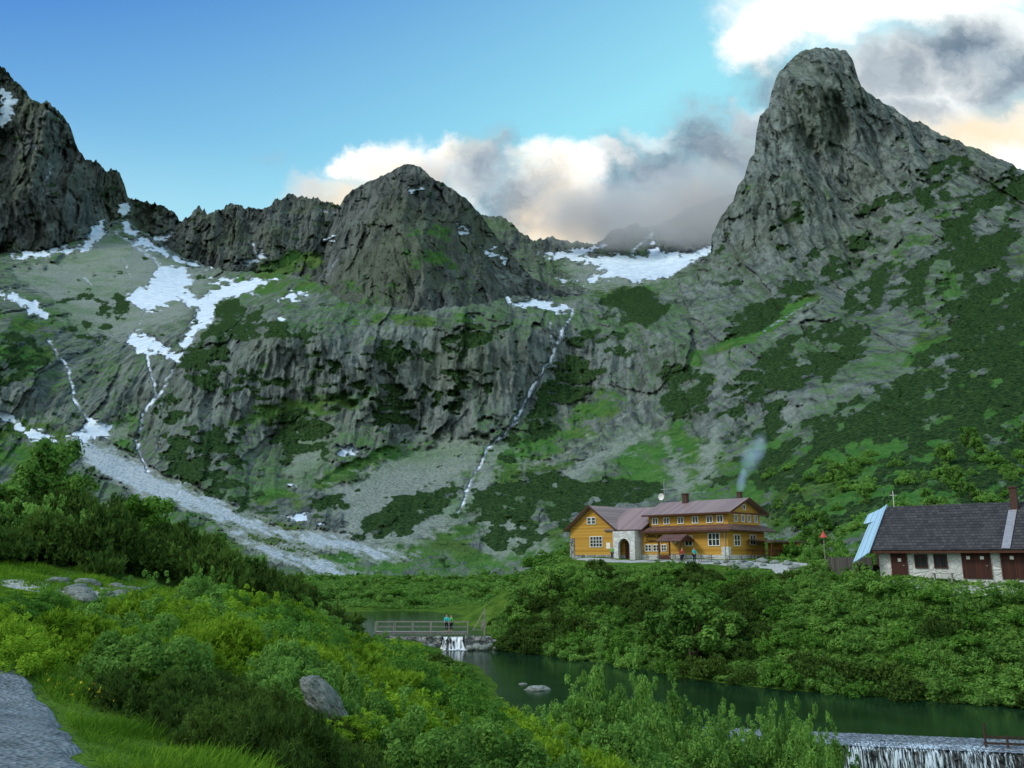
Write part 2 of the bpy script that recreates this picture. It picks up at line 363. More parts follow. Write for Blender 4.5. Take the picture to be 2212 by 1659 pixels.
stream=stream+fbm(GXX/14,GYY/9,6.2,3,.6)*5
snow=np.maximum(snow,stream)
scree=np.full(GXX.shape,-40.0)
for p in [
 [(700,1090),(660,1065),(830,985),(960,935),(1080,930),(1050,985),(1000,1060),(880,1090),(780,1180),(740,1150)],
 [(1090,950),(1170,990),(1300,915),(1415,845),(1390,880),(1290,952),(1200,1010),(1120,1020)],
 [(1150,1040),(1330,940),(1440,900),(1430,950),(1300,1020),(1200,1090)],[(1500,960),(1540,900),(1580,930),(1550,1040),(1500,1060)],[(740,1170),(900,1085),(1010,1070),(990,1150),(860,1200),(780,1210)],
 [(1400,905),(1445,940),(1480,980),(1520,1070),(1430,1075),(1435,980),(1395,930)],
 [(10,565),(120,555),(240,480),(350,530),(480,590),(450,640),(400,700),(260,750),(150,720),(100,660),(20,600)],
 [(1640,740),(1700,690),(1790,630),(1800,640),(1720,710),(1650,760)],[(1560,900),(1620,840),(1660,810),(1600,870),(1550,960)],
 [(1660,870),(1700,850),(1730,880),(1720,940),(1680,920)],[(1180,560),(1290,540),(1530,540),(1500,590),(1380,640),(1250,640)],
 [(1010,1090),(1180,1120),(1210,1200),(1050,1210)],[(1110,570),(1180,600),(1100,625),(1050,590)],[(180,900),(290,900),(290,960),(200,960)],[(640,880),(720,900),(720,1000),(640,1060),(600,1040)],
 [(960,1130),(1000,1040),(1045,955),(1110,895),(1145,930),(1090,1005),(1050,1080),(1030,1140)]]: sdf_poly(scree,p)
fan=np.full(GXX.shape,-40.0)
for p in [[(140,935),(260,970),(340,1020),(460,1068),(580,1130),(640,1160),(560,1162),(420,1112),(300,1070),(190,1015)],
  [(540,1120),(640,1146),(740,1150),(820,1180),(900,1206),(820,1216),(740,1196),(620,1178)],
  [(460,1125),(600,1180),(700,1208),(810,1240),(720,1250),(560,1200)]]: sdf_poly(fan,p)
fan+=fbm((GXX+GYY*1.2)/46,(GYY-GXX*.42)/7,7.7,5,.65)*36-9
grass=np.zeros(GXX.shape)
for e in [(1450,1000,150,80,0,.8),(1130,980,100,60,20,.85),(800,1010,130,34,20,.9),(1650,700,150,22,28,1),(1990,760,70,18,35,.95),(660,880,170,30,12,.75),(700,640,160,35,0,.45),(900,690,160,18,0,.6),
   (230,560,90,60,40,.8),(600,590,110,40,20,.75),(1350,620,90,30,0,.9),(40,740,110,90,0,.6),(200,660,160,50,0,.4),(600,1080,60,30,0,.7),(1900,1050,420,130,0,.9),(2250,850,260,180,0,.75),(2100,650,200,120,30,.5),(1280,900,90,50,40,.6),
   (650,1180,300,40,-15,.7),(40,960,120,60,0,.8),(270,930,60,60,0,.6),(1500,800,60,50,0,.45),(930,540,80,60,0,.45),(1000,1000,300,60,0,.35),(1100,1180,400,60,0,.75),(300,1180,400,60,0,.85),(2000,500,180,60,30,.4)]: ell(grass,*e)
pine=np.zeros(GXX.shape)
for e in [(490,690,80,45,0,1),(440,780,60,60,0,.9),(600,715,80,26,0,.8),(860,765,90,24,0,.8),(1010,735,80,30,22,.95),(650,940,80,60,0,.95),(440,980,90,75,0,.95),(360,900,45,60,0,.6),(850,890,50,70,0,.85),(880,1110,125,38,22,1.1),
  (1095,1085,90,50,10,1.1),(1185,1055,90,36,0,1.1),(1110,1150,70,60,0,.9),(1340,1060,100,30,0,1.1),(1225,830,80,55,45,1),(1180,910,60,45,50,.8),(1370,660,90,45,0,1),(1480,850,70,60,30,.9),(1620,690,90,32,25,1),(710,1085,55,20,0,.8),
  (250,665,45,30,0,.6),(200,720,70,25,0,.6),(150,650,60,20,0,.4),(500,1060,90,40,-25,.7),(1080,960,50,40,30,.6),(1250,1110,90,50,0,1),(1560,600,60,60,60,.5),(1300,700,90,50,30,.65),(1400,800,60,60,0,.5),
  (1740,770,170,70,32,.88),(1640,850,110,70,30,.82),(1900,640,170,55,38,.78),(1800,560,160,45,35,.6),(2080,560,190,100,34,.8),(1990,410,150,45,30,.72),(2150,420,120,60,25,.75),(2000,870,260,105,32,.95),(2200,710,200,160,34,.93),
  (1800,960,220,90,25,.93),(2350,900,300,250,0,.9),(1620,950,90,65,40,.65),(1560,420,60,30,60,.4),(1700,500,60,40,40,.45),(30,770,90,60,0,.75),(560,830,100,40,0,.5),(720,820,90,50,0,.5),(1900,1080,380,80,0,.6),(700,1130,60,20,0,.4),(950,860,70,40,0,.5),(2100,960,260,145,20,.92),(1000,840,80,60,0,.45),(1300,780,90,60,40,.5)]: ell(pine,*e)
c,s=math.cos(math.radians(28)),math.sin(math.radians(28))
wxp=22*fbm(GXX/90,GYY/90,11.3,3);U=(GXX+wxp)*c-GYY*s; Vv=(GXX+wxp)*s+GYY*c
nr=.55*fbm(U/78,Vv/30,0.3,6,.64)+.55*fbm(GXX/38,GYY/26,6.6,6,.66); nl=fbm(GXX/36,GYY/19,4.3,6,.66)
wr=sstep(1150,1500,GXX); npx=nr*wr+nl*(1-wr)
pine_s=(pine-.66)*1.1+npx*2.6
grass_s=(grass-.56)*1.0+fbm(GXX/55,GYY/30,9.1,5,.62)*1.3
MS=np.clip(.5+snow/40,0,1); MP=np.clip(.5+pine_s*.9,0,1); MG=np.clip(.5+grass_s*.7,0,1)
MC=np.clip(.36+scree/110+fbm(GXX/26,GYY/18,3.1,5,.62)*.45,0,.70); MC=np.where(scree<-30,np.minimum(MC,.2),MC)
MC=np.maximum(MC,np.where(fan>-12,np.clip(.82+fan/90,0,1),0))
MP=np.where((snow>-3)|(fan>0),np.minimum(MP,.2),MP)
def samp(A,x,y):
    fx=np.clip((x-GX0)/GS,0,len(gx)-1.001);fy=np.clip((y-GY0)/GS,0,len(gy)-1.001)
    i=fx.astype(int);j=fy.astype(int);u=fx-i;v=fy-j
    return A[j,i]*(1-u)*(1-v)+A[j,i+1]*u*(1-v)+A[j+1,i]*(1-u)*v+A[j+1,i+1]*u*v
def mountain_mat(name,dark,light,sc_=1.0,warm=.4,ledmax=.7):
    m,nt=newmat(name);k=N(nt); ge=k.n('ShaderNodeNewGeometry'); pos=ge.outputs['Position']
    at_=k.n('ShaderNodeAttribute',attribute_name='cover'); sp=k.n('ShaderNodeSeparateColor');k.l(at_.outputs['Color'],sp.inputs[0])
    sn,pi_,gr=sp.outputs[0],sp.outputs[1],sp.outputs[2]; scr=at_.outputs['Alpha']
    n1=k.noise(pos,.16*sc_,6,.69); n2=k.noise(pos,.018*sc_,4,.6); n3=k.noise(k.mapping(pos,(1,.15,.16)),.20*sc_,6,.73,.4); n4=k.noise(pos,.9*sc_,3,.7)
    f=k.math('ADD',k.math('MULTIPLY',n3,.6),k.math('MULTIPLY',n1,.4))
    rock=k.mix(k.mr(f,.38,.61),dark,light)
    rock=k.mix(k.math('MULTIPLY',k.mr(n2,.42,.66),warm),rock,(.13,.165,.10))
    sn3=k.n('ShaderNodeSeparateXYZ');k.l(ge.outputs['Normal'],sn3.inputs[0])
    led=k.math('MULTIPLY',k.mr(sn3.outputs[2],.66,.90),k.mr(k.math('ADD',n1,k.math('MULTIPLY',n2,.5)),.65,.83))
    gcol=k.mix(k.mr(n1,.35,.65),(.045,.095,.028),(.13,.22,.065)); gcol=k.mix(k.mr(n2,.35,.6),gcol,k.mix(.5,gcol,(.06,.25,.05)))
    col=k.mix(k.math('MULTIPLY',led,ledmax),rock,gcol)
    scol=k.mix(k.mr(n4,.3,.7),(.20,.25,.225),(.39,.46,.42))
    def edge(a,nn,amt,w=.06): return k.mr(k.math('ADD',a,k.math('MULTIPLY',k.math('SUBTRACT',nn,.5),amt)),.5-w,.5+w)
    col=k.mix(edge(gr,n1,1.0,.14),col,gcol)
    col=k.mix(k.math('MULTIPLY',edge(scr,n1,.9,.14),.88),col,k.mix(k.mr(n2,.42,.68),scol,k.mix(.5,scol,gcol)))
    col=k.mix(k.mr(k.math('ADD',scr,k.math('MULTIPLY',k.math('SUBTRACT',n1,.5),.5)),.76,.90),col,k.mix(k.mr(n4,.3,.7),(.34,.45,.52),(.60,.71,.78)))
    pcol=k.mix(k.mr(n4,.35,.7),(.014,.040,.018),(.065,.125,.040))
    col=k.mix(edge(pi_,n1,1.0,.10),col,pcol)
    sf=edge(sn,n1,.45,.06)
    col=k.mix(sf,col,k.mix(k.mr(n1,.3,.7),(.44,.58,.72),(.70,.81,.90)))
    h=k.math('ADD',k.math('MULTIPLY',n1,2.8),k.math('MULTIPLY',n4,.8))
    h=k.math('MULTIPLY',h,k.math('SUBTRACT',1.0,k.math('MULTIPLY',sf,.9)))
    k.out(k.diff(col,k.bump(h,1.0,1.7/sc_))); return m
M['mt']=mountain_mat('near_mountain_rock',(.064,.085,.084),(.27,.33,.315),1.,.35)
M['mt_far']=mountain_mat('far_mountain_rock',(.050,.063,.064),(.185,.218,.205),.5,.5,.5)
def sheet(name,label,x0,x1,nx,ny,top,bot,ctrl,mat,A=24,S=75,jag=3.0,jf=25,seed=0,rockfloor=0.0,Dm=500):
    xs=np.linspace(x0,x1,nx); tp=np.array(top,float);bt=np.array(bot,float)
    yt=np.interp(xs,tp[:,0],tp[:,1]); yb=np.interp(xs,bt[:,0],bt[:,1])
    yt=yt+jag*fbm(xs/jf,seed+0.5,0.1,5,.6)*1.6-jag*.5*np.maximum(0,fbm(xs/(jf*.5),seed+3.5,1.1,3,.6))*2
    t=np.linspace(0,1,ny)[:,None]; X=np.broadcast_to(xs,(ny,nx)); Yr=yb+(yt.min()-yb)*t; Y=np.maximum(Yr,yt[None]); clampd=Yr<=yt[None]
    ev=rbf_fit([(a,b) for a,b,c in ctrl],[math.log(c) for a,b,c in ctrl],40)
    cx=np.linspace(x0,x1,160);cy=np.linspace(Y.min()-5,Y.max()+5,160); CX,CY=np.meshgrid(cx,cy); LD=ev(CX,CY)
    fx=(X-cx[0])/(cx[1]-cx[0]);fy=(Y-cy[0])/(cy[1]-cy[0]);i=np.clip(fx.astype(int),0,158);j=np.clip(fy.astype(int),0,158);u=fx-i;v=fy-j
    D=np.exp(LD[j,i]*(1-u)*(1-v)+LD[j,i+1]*u*(1-v)+LD[j+1,i]*(1-u)*v+LD[j+1,i+1]*u*v)
    a,b=ray(X,Y); Dn=.35*D+.65*Dm; PX=a*Dn;PZ=CH+b*Dn
    sn_,pn,gr_,scr=[samp(m_,X,Y) for m_ in (MS,MP,MG,MC)]
    soft=np.maximum.reduce([sstep(.35,.65,sn_),sstep(.35,.6,scr)*.93,sstep(.45,.8,gr_)*.6,sstep(.45,.6,pn)*.35])
    rw=np.maximum(1-soft,.06); rw=np.maximum(rw,rockfloor*(1-sstep(.35,.65,sn_)))
    lower=sstep(1280,1130,Y); rw=rw*lower
    sc2=np.clip(D/500,.3,3)
    wx=S*.30*fbm(PX/(2*S),seed+.7,PZ/(2*S),3); wz=S*.5*fbm(PX/(2*S),seed+5.7,PZ/(2*S),3)
    X2=PX+wx+PZ*.05;Z2=PZ+wz
    big=fbm(X2/(S*2.0),seed*1.7,Z2/(S*6),3,.5,True)
    ribs=fbm(X2/(S*.72),seed*1.3,Z2/(S*3.0),6,.59,True)
    crack=fbm(X2/(S*.22),seed+2.,Z2/(S*1.1),3,.6,True)
    xf=X2+S*.08*fbm(PX/(S*.3),seed+1.1,PZ/(S*.3),3);zf=Z2+S*.2*fbm(PX/(S*.3),seed+8.1,PZ/(S*.3),3)
    fac=facet(xf/(S*.95),zf/(S*2.2),seed)+.6*facet(xf/(S*.38)+.2*zf/S,zf/(S*.85),seed+3)+.33*facet(xf/(S*.15),zf/(S*.33),seed+5)
    rel=(big*A*1.75*np.maximum(rw,.38*lower)+(ribs*A*.98+crack*A*.24+fac*A*.85)*rw)*sc2
    pm=sstep(.44,.60,pn)
    tuft=fbm(PX/4,D/12,PZ/4,3,.6)
    rel=rel+pm*(1.4+tuft*3.4)*np.clip(D/400,.25,1.5)*lower
    gb=fbm(PX/9,D/30,PZ/9,4,.6)*1.5*(1-rw)*lower*np.clip(D/300,.3,2); rel=rel+gb
    D2=D-rel
    V=np.stack([a*D2,D2,CH+b*D2],-1)
    back=[];last=V[-1]
    for kk,(df,dzf) in enumerate([(1.015,.004),(1.06,.03),(1.2,.16),(1.45,.40)]):
        Ld=last[:,1]*df; zz=CH+(last[:,2]-CH)*(1-dzf)+fbm(xs/30,kk*1.3,seed,3)*4
        back.append(np.stack([last[:,0]/last[:,1]*Ld,Ld,zz],-1))
    V=np.concatenate([V]+[q[None] for q in back],0); nyy=ny+4
    idx=np.arange(nyy*nx).reshape(nyy,nx).copy()
    top_i=np.broadcast_to((ny-1)*nx+np.arange(nx),(ny,nx)); idx[:ny]=np.where(clampd,top_i,idx[:ny])
    Q=np.stack([idx[:-1,:-1],idx[:-1,1:],idx[1:,1:],idx[1:,:-1]],-1).reshape(-1,4)
    same=lambda p,q:Q[:,p]==Q[:,q]
    full=~(same(0,3)&same(1,2)); Q=Q[full]
    tri1=Q[:,0]==Q[:,3]; tri2=Q[:,1]==Q[:,2]
    quads=Q[~(tri1|tri2)]
    tris=np.concatenate([Q[tri1&~tri2][:,[0,1,2]],Q[tri2&~tri1][:,[0,1,3]]],0)
    me=bpy.data.meshes.new(name);me.vertices.add(nyy*nx);me.vertices.foreach_set('co',V.reshape(-1,3).astype(np.float32).ravel())
    nq,ntr=len(quads),len(tris);me.loops.add(nq*4+ntr*3);me.loops.foreach_set('vertex_index',np.concatenate([quads.ravel(),tris.ravel()]).astype(np.int32))
    me.polygons.add(nq+ntr);me.polygons.foreach_set('loop_start',np.concatenate([np.arange(nq)*4,nq*4+np.arange(ntr)*3]).astype(np.int32))
    me.polygons.foreach_set('loop_total',np.concatenate([np.full(nq,4),np.full(ntr,3)]).astype(np.int32));me.polygons.foreach_set('use_smooth',np.ones(nq+ntr,bool))
    me.materials.append(mat);me.update(calc_edges=True)
    cov=np.stack([sn_,pn,gr_,scr],-1); cov=np.concatenate([cov]+[cov[-1:]]*4,0).reshape(-1,4).astype(np.float32)
    ca=me.attributes.new('cover','FLOAT_COLOR','POINT'); ca.data.foreach_set('color',cov.ravel())
    o=link(name,me); setp(o,label,'mountain',kind='structure')
    return (xs,yb,yt,ny,nx,D2)
ctrl=[(x,1275,188) for x in(-250,0,300,600,900,1100)]+[(1300,1275,150),(1500,1300,112),(1900,1300,82),(2212,1300,75),(2460,1300,72)]
ctrl+=[(x,1235,204) for x in(-250,0,300,600,900,1100)]+[(1300,1235,165),(1500,1230,124),(1700,1230,112),(1900,1230,92),(2212,1230,86),(2460,1230,84)]
ctrl+=[(0,1180,225),(300,1180,230),(600,1180,232),(900,1180,232),(1200,1180,205),(1500,1180,145),(1700,1180,124),(1900,1180,104),(2212,1180,96),
 (0,1080,280),(400,1080,290),(700,1080,290),(1000,1080,285),(1250,1080,260),(1500,1080,210),(1700,1080,150),(1950,1080,125),(2300,1080,115),
 (0,950,372),(300,950,385),(600,950,375),(900,950,385),(1200,950,370),(1450,950,310),(1650,950,245),(1950,950,175),(2300,950,160),
 (170,890,398),(300,880,405),(600,880,392),(900,880,400),(1150,880,398),(0,780,415),(350,780,445),(600,780,402),(900,780,408),(1200,780,425),(1400,780,405),(1600,780,345),(1900,780,275),(2300,780,220),
 (0,680,520),(300,680,640),(450,700,500),(600,690,425),(750,700,420),(900,700,420),(1050,700,430),(1200,680,470),(1400,680,480),(1600,680,420),(1900,680,350),(2300,680,280),
 (0,600,760),(300,600,850),(600,600,700),(1200,630,600),(1400,620,620),(1600,600,500),(1850,600,450),(2300,560,370),(-250,600,760),
 (1540,530,590),(1600,410,590),(1700,400,550),(1790,300,580),(1680,180,625),(1790,105,645),(1850,300,590),(2000,400,530),(2000,280,620),(2212,370,560),(2212,480,450),(2460,500,480),
 (0,550,950),(300,530,1050),(450,580,1050),(150,600,820)]
mtop=[(-250,560),(0,548),(100,530),(200,500),(260,470),(340,520),(400,558),(500,588),(600,590),(690,610),(740,650),(900,672),(1060,655),(1100,640),(1240,640),(1300,622),(1400,605),(1480,598),(1526,574),(1535,558),(1538,510),(1556,470),(1582,438),(1593,404),(1607,388),(1618,345),(1630,330),(1634,285),(1641,250),(1660,232),(1668,190),(1680,160),(1696,143),(1716,122),(1740,108),(1790,103),(1826,110),(1842,132),(1853,166),(1860,188),(1882,203),(1905,222),(1930,232),(1960,256),(1990,266),(2020,286),(2050,296),(2110,322),(2160,343),(2212,370),(2460,470)]
mainS=sheet('mountain','steep rock wall, scree slopes and the tall rock tower above the mountain hut',-250,2460,1150,480,mtop,[(-250,1280),(1150,1280),(1400,1303),(2460,1305)],ctrl,M['mt'],A=9,S=31,jag=6,jf=18,seed=1,Dm=430)
sheet('mountain','dark craggy mountain at the far left edge with small snow streaks',-280,400,320,260,[(-280,90),(-60,110),(0,140),(40,180),(65,215),(110,225),(150,265),(162,310),(185,345),(210,350),(230,372),(250,365),(270,400),(276,425),(330,442),(360,445),(385,470),(400,505)],[(-280,700),(400,700)],
  [(-250,700,860),(400,700,900),(0,560,980),(0,140,1100),(-250,60,1100),(150,300,1080),(270,420,1200),(385,470,1300),(300,520,1200),(100,400,1020)],M['mt_far'],A=10,S=48,jag=10,jf=13,seed=11,Dm=1050)
sheet('mountain','jagged far ridge between the left mountain and the central dome',340,830,280,140,[(340,520),(365,500),(385,482),(405,468),(430,448),(445,462),(470,455),(500,440),(530,450),(570,455),(600,430),(640,420),(665,425),(700,436),(750,450),(830,470)],[(340,650),(830,650)],
  [(340,640,1350),(800,640,1350),(450,450,1550),(640,420,1600),(800,460,1550),(600,520,1450)],M['mt_far'],A=9,S=55,jag=9,jf=12,seed=21,rockfloor=.4,Dm=1450)
sheet('mountain','rounded dark central peak topped by a small horn',480,1340,440,300,[(480,650),(560,602),(620,575),(682,535),(704,505),(722,465),(745,425),(776,402),(815,384),(850,368),(872,356),(895,355),(915,366),(938,388),(974,405),(1008,428),(1042,468),(1066,504),(1108,556),(1150,600),(1200,625),(1260,640),(1340,665)],[(480,760),(1340,760)],
  [(880,740,530),(880,550,600),(880,400,690),(880,360,720),(650,740,600),(620,600,740),(1100,740,570),(1150,640,720),(1300,700,700),(500,720,680),(740,500,710),(1020,500,720)],M['mt_far'],A=8.5,S=36,jag=5,jf=20,seed=31,rockfloor=.3,Dm=620)
sheet('mountain','far snowy cirque ridge between the central dome and the rock tower, its top in cloud',1000,1720,300,180,[(1000,500),(1040,466),(1085,470),(1105,485),(1150,520),(1190,513),(1230,522),(1290,528),(1320,500),(1375,482),(1400,495),(1430,480),(1480,455),(1540,430),(1720,380)],[(1000,690),(1720,690)],
  [(1000,690,900),(1720,690,900),(1200,600,1150),(1400,600,1150),(1200,530,1400),(1400,540,1400),(1100,480,1500),(1500,450,1600)],M['mt_far'],A=9,S=55,jag=7,jf=14,seed=41,rockfloor=.3,Dm=1250)
def surf(x,y):
    xs,yb,yt,ny,nx,D2=mainS
    i=int(round((x-xs[0])/(xs[1]-xs[0]))); i=max(0,min(nx-1,i)); t=(y-yb[i])/(yt.min()-yb[i]); j=max(0,min(ny-1,int(round(t*(ny-1)))))
    return at(x,y,float(D2[j,i]))
# ------------------------------------------------------------ clouds hanging on the ridges, and chimney smoke (volumes with an added glow)
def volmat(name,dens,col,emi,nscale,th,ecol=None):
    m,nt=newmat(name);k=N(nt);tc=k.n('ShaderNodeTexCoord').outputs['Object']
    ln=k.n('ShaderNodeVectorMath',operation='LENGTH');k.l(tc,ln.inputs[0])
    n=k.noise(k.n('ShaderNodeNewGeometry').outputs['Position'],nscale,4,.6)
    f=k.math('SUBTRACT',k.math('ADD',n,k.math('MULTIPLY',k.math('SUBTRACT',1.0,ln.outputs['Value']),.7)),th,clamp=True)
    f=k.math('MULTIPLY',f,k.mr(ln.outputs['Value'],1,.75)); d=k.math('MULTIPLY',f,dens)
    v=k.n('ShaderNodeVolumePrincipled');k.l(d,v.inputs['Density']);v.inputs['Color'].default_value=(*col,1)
    v.inputs['Emission Color'].default_value=(*(ecol or col),1);k.l(k.math('MULTIPLY',d,emi),v.inputs['Emission Strength'])  # added emission stands in for light scattered inside the cloud and smoke
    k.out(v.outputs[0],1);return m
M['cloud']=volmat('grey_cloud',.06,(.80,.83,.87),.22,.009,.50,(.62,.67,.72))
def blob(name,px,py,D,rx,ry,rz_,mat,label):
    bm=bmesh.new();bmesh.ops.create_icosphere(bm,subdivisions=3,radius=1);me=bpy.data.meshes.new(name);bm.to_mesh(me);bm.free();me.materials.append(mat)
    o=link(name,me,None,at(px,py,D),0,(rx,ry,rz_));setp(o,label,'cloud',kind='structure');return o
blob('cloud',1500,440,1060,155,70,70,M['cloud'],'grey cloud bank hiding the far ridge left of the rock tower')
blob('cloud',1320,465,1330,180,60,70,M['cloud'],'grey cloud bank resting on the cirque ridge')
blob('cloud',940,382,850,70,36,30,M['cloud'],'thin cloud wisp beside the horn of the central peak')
# ------------------------------------------------------------ near ground
G=[(0,0,7.7),(0,-20,8),(-3,7,7.7),(-8,14,7.8),(-20,14,8.3),(-12,30,7.9),(-25,30,9.0),(-40,45,11.4),(-28,42,10.3),(-20,45,9.2),(-12,45,6.4),(3,7,6.6),(-2.5,12,6.5),(-6,20,6.9),(0,20,4.8),(5,20,3.4),(-5,32,5.0),(0,35,1.6),(8,35,.5),(15,40,-1.8),(22,40,-2.7),(10,25,1.8),(25,25,-1),(20,12,2.5),(30,38,-2.8),(40,36,-2.8),
 (-3,55,.7),(-3.6,65,.6),(-5,76,.5),(-9,86,.9),(-7,58,1.5),(-9,70,1.1),(-13,60,2.7),(-14,76,1.5),(-20,84,1.7),(-24,70,3.8),
 (5,60,-1.2),(12,58,-1.2),(20,54,-1.2),(28,51,-1.2),(38,48,-1.0),(2,75,-1),(0,84,-.9),(-5,87,-.8),(8,70,-1.0),
 (-1.5,48.5,.5),(4,48,.4),(8.5,47.5,.4),(-1,44,.6),
 (-1.5,91,.5),(8,80.5,.3),(13,73,.3),(17,66.5,.3),(25,61.5,.3),(33,56.5,.3),(46,52,.4),
 (12,84,3.2),(18,76,3.4),(23,70,3.6),(30,66,4.0),(38,61,4.0),(50,57,4.5),
 (0,97,2.4),(5,94,4.3),(12,92,6.0),(20,90,6.6),(8,99,7.3),(28,87,7.0),(20,97,8.4),(26,98,8.8),(12,101,8.2),(31,75,7.5),(31,70.5,6.9),(40,64.5,6.9),(45,72,7.6),(38,70,7.6),(52,62,7.6),(30,80,7.6),
 (8,118,8.9),(3,114,8.0),(-2,110,4.0),(16,112,9.0),(28,108,9.1),(34,102,9.1),(42,92,8.6),(8,130,9.2),(40,120,9),(60,100,8),(60,80,8.2),
 (-20,110,0),(-10,105,0),(-28,118,.2),(-8,96,.2),(-15,125,.2),(-47,124,1.9),(-24,137,1.7),(-10,137,1.7),(-1.5,120,2.2),(-1,103,1.6),(-22,90,1.9),(-38,102,2.0),(-36,120,.4),
 (-30,150,2.8),(-10,150,2.6),(-55,145,4),(5,150,4.5),(30,150,8),(-60,100,8),(-80,100,14),(-60,60,13),(-90,150,10),(-90,50,22),(100,60,8),(100,0,2),(-60,0,12),(0,190,4.6),(-60,190,5),(-30,200,5.2),(100,150,6),(-120,190,6),(100,190,4),(20,180,7)]
gev=rbf_fit([(a,b) for a,b,c in G],[c for a,b,c in G],2.0)
def gz(x,y,noise=True):
    z=gev(x,y)
    if noise: z=z+fbm(np.asarray(x)/5.,np.asarray(y)/5.,.5,3)*.22
    return z
def gzs(x,y): return float(gz(np.array([x]),np.array([y]))[0])
def ghit(px,py,y0=4.,y1=130.):
    a,b=ray(px,py);Ys=np.linspace(y0,y1,1500);h=gz(a*Ys,Ys)-(CH+b*Ys);i=int(np.argmax(h>0));Y=float(Ys[i]) if h.max()>0 else y1
    return a*Y,Y
az=np.radians(np.linspace(-75,75,520)); rr=.4*(235/.4)**np.linspace(0,1,430)
A_,R_=np.meshgrid(az,rr); GXw=np.sin(A_)*R_; GYw=np.cos(A_)*R_-1.0
Zg=gz(GXw,GYw)
idx=np.arange(A_.size).reshape(A_.shape)
Q=np.stack([idx[:-1,:-1],idx[1:,:-1],idx[1:,1:],idx[:-1,1:]],-1).reshape(-1,4)
def ground_mat():
    m,nt=newmat('meadow_ground');k=N(nt);ge=k.n('ShaderNodeNewGeometry');pos=ge.outputs['Position']
    at_=k.n('ShaderNodeAttribute',attribute_name='gravel')
    n1=k.noise(pos,.6,5,.65);n2=k.noise(pos,.08,4);n3=k.noise(pos,6,3,.7)
    gcol=k.mix(k.mr(n1,.3,.7),(.032,.085,.014),(.11,.21,.03)); gcol=k.mix(k.mr(n2,.4,.65),gcol,k.mix(.5,gcol,(.07,.16,.025)))
    gcol=k.mix(k.mr(n3,.35,.6,.45,0),gcol,(.022,.036,.012))
    scol=k.mix(k.mr(n3,.3,.7),(.27,.29,.28),(.52,.56,.56))
    f=k.mr(k.math('ADD',at_.outputs['Fac'],k.math('MULTIPLY',k.math('SUBTRACT',n1,.5),.8)),.42,.6)
    col=k.mix(f,gcol,scol)
    k.out(k.diff(col,k.bump(k.math('ADD',n1,n3),.8,.12)));return m
M['ground']=ground_mat()
me=np_mesh('ground',np.stack([GXw,GYw,Zg],-1).reshape(-1,3),Q,M['ground'])
def blobw(X,Y,cx,cy,rx,ry,rot=0):
    c,s=math.cos(rot),math.sin(rot);u=((X-cx)*c+(Y-cy)*s)/rx;v=(-(X-cx)*s+(Y-cy)*c)/ry
    return 1-sstep(.6,1.25,np.sqrt(u*u+v*v))
grv=np.maximum.reduce([blobw(GXw,GYw,24,98.5,9,2.6,-.75),blobw(GXw,GYw,14,108,9,2.2,-.82),blobw(GXw,GYw,31,93,3,5,-.3),blobw(GXw,GYw,37,67,9,1.6,-.72),blobw(GXw,GYw,-13.5,28,3.6,2.2,-.2),blobw(GXw,GYw,-3.5,92,3,2)*.8])
ga=me.attributes.new('gravel','FLOAT','POINT');ga.data.foreach_set('value',grv.ravel().astype(np.float32))
setp(link('ground',me),'grassy ground falling to the pond and rising to the hut terrace','ground',kind='structure')
def path_mat():
    m,nt=newmat('blue_grey_gravel');k=N(nt);pos=k.n('ShaderNodeNewGeometry').outputs['Position']
    v=k.n('ShaderNodeTexVoronoi');v.inputs['Scale'].default_value=18;k.l(pos,v.inputs['Vector'])
    n=k.noise(pos,2.2,7,.7); sp=k.n('ShaderNodeSeparateColor');k.l(v.outputs['Color'],sp.inputs[0])
    col=k.mix(k.math('ADD',k.math('MULTIPLY',sp.outputs[0],.45),k.math('MULTIPLY',k.mr(n,.3,.7),.55),clamp=True),(.07,.09,.095),(.28,.34,.38))
    k.out(k.bsdf(col,.95,k.bump(k.math('ADD',v.outputs['Distance'],k.math('MULTIPLY',n,2)),1.0,.04),.1));return m
M['path']=path_mat()
PR=[(-150,1330),(-60,1355),(0,1392),(60,1455),(130,1545),(200,1659),(250,1760)]
ed=np.array([ghit(x,y,3.,45.) for x,y in PR]); tt=np.linspace(0,len(ed)-1,70); EX=np.interp(tt,range(len(ed)),ed[:,0]);EY=np.interp(tt,range(len(ed)),ed[:,1])
wq=np.linspace(0,3.4,22); PXm=EX[:,None]-wq[None]+.28*fbm(EY*1.6,.3,.4,3)[:,None]*(wq[None]<.3); PYm=np.broadcast_to(EY[:,None],PXm.shape)+0*wq[None]
PZm=gz(PXm,PYm)+.04+.02*fbm(PXm*2,PYm*2,.1,3)
PZm[:,0]-=.12; PZm[:,-1]-=.12
idx=np.arange(PXm.size).reshape(PXm.shape);Q=np.stack([idx[:-1,:-1],idx[1:,:-1],idx[1:,1:],idx[:-1,1:]],-1).reshape(-1,4)
setp(link('path',np_mesh('path',np.stack([PXm,PYm,PZm],-1).reshape(-1,3),Q,M['path'])),'blue grey gravel path in the lower left corner','path',kind='structure')
def water_mat():
    m,nt=newmat('dark_green_water');k=N(nt);pos=k.n('ShaderNodeNewGeometry').outputs['Position']
    n=k.noise(k.mapping(pos,(1,2.2,1)),1.6,4,.6);n2=k.noise(pos,.25,3)
    col=k.mix(k.mr(n2,.35,.65),(.005,.022,.010),(.010,.034,.016))
    k.out(k.bsdf(col,.10,k.bump(n,.22,.05),.26));return m
M['water']=water_mat()
def pond(name,poly,z,label):
    b=MB();b.add([(x,y,z) for x,y in poly],[tuple(range(len(poly)))]);o=b.build(name,M['water']);setp(o,label,'water',kind='structure');return o
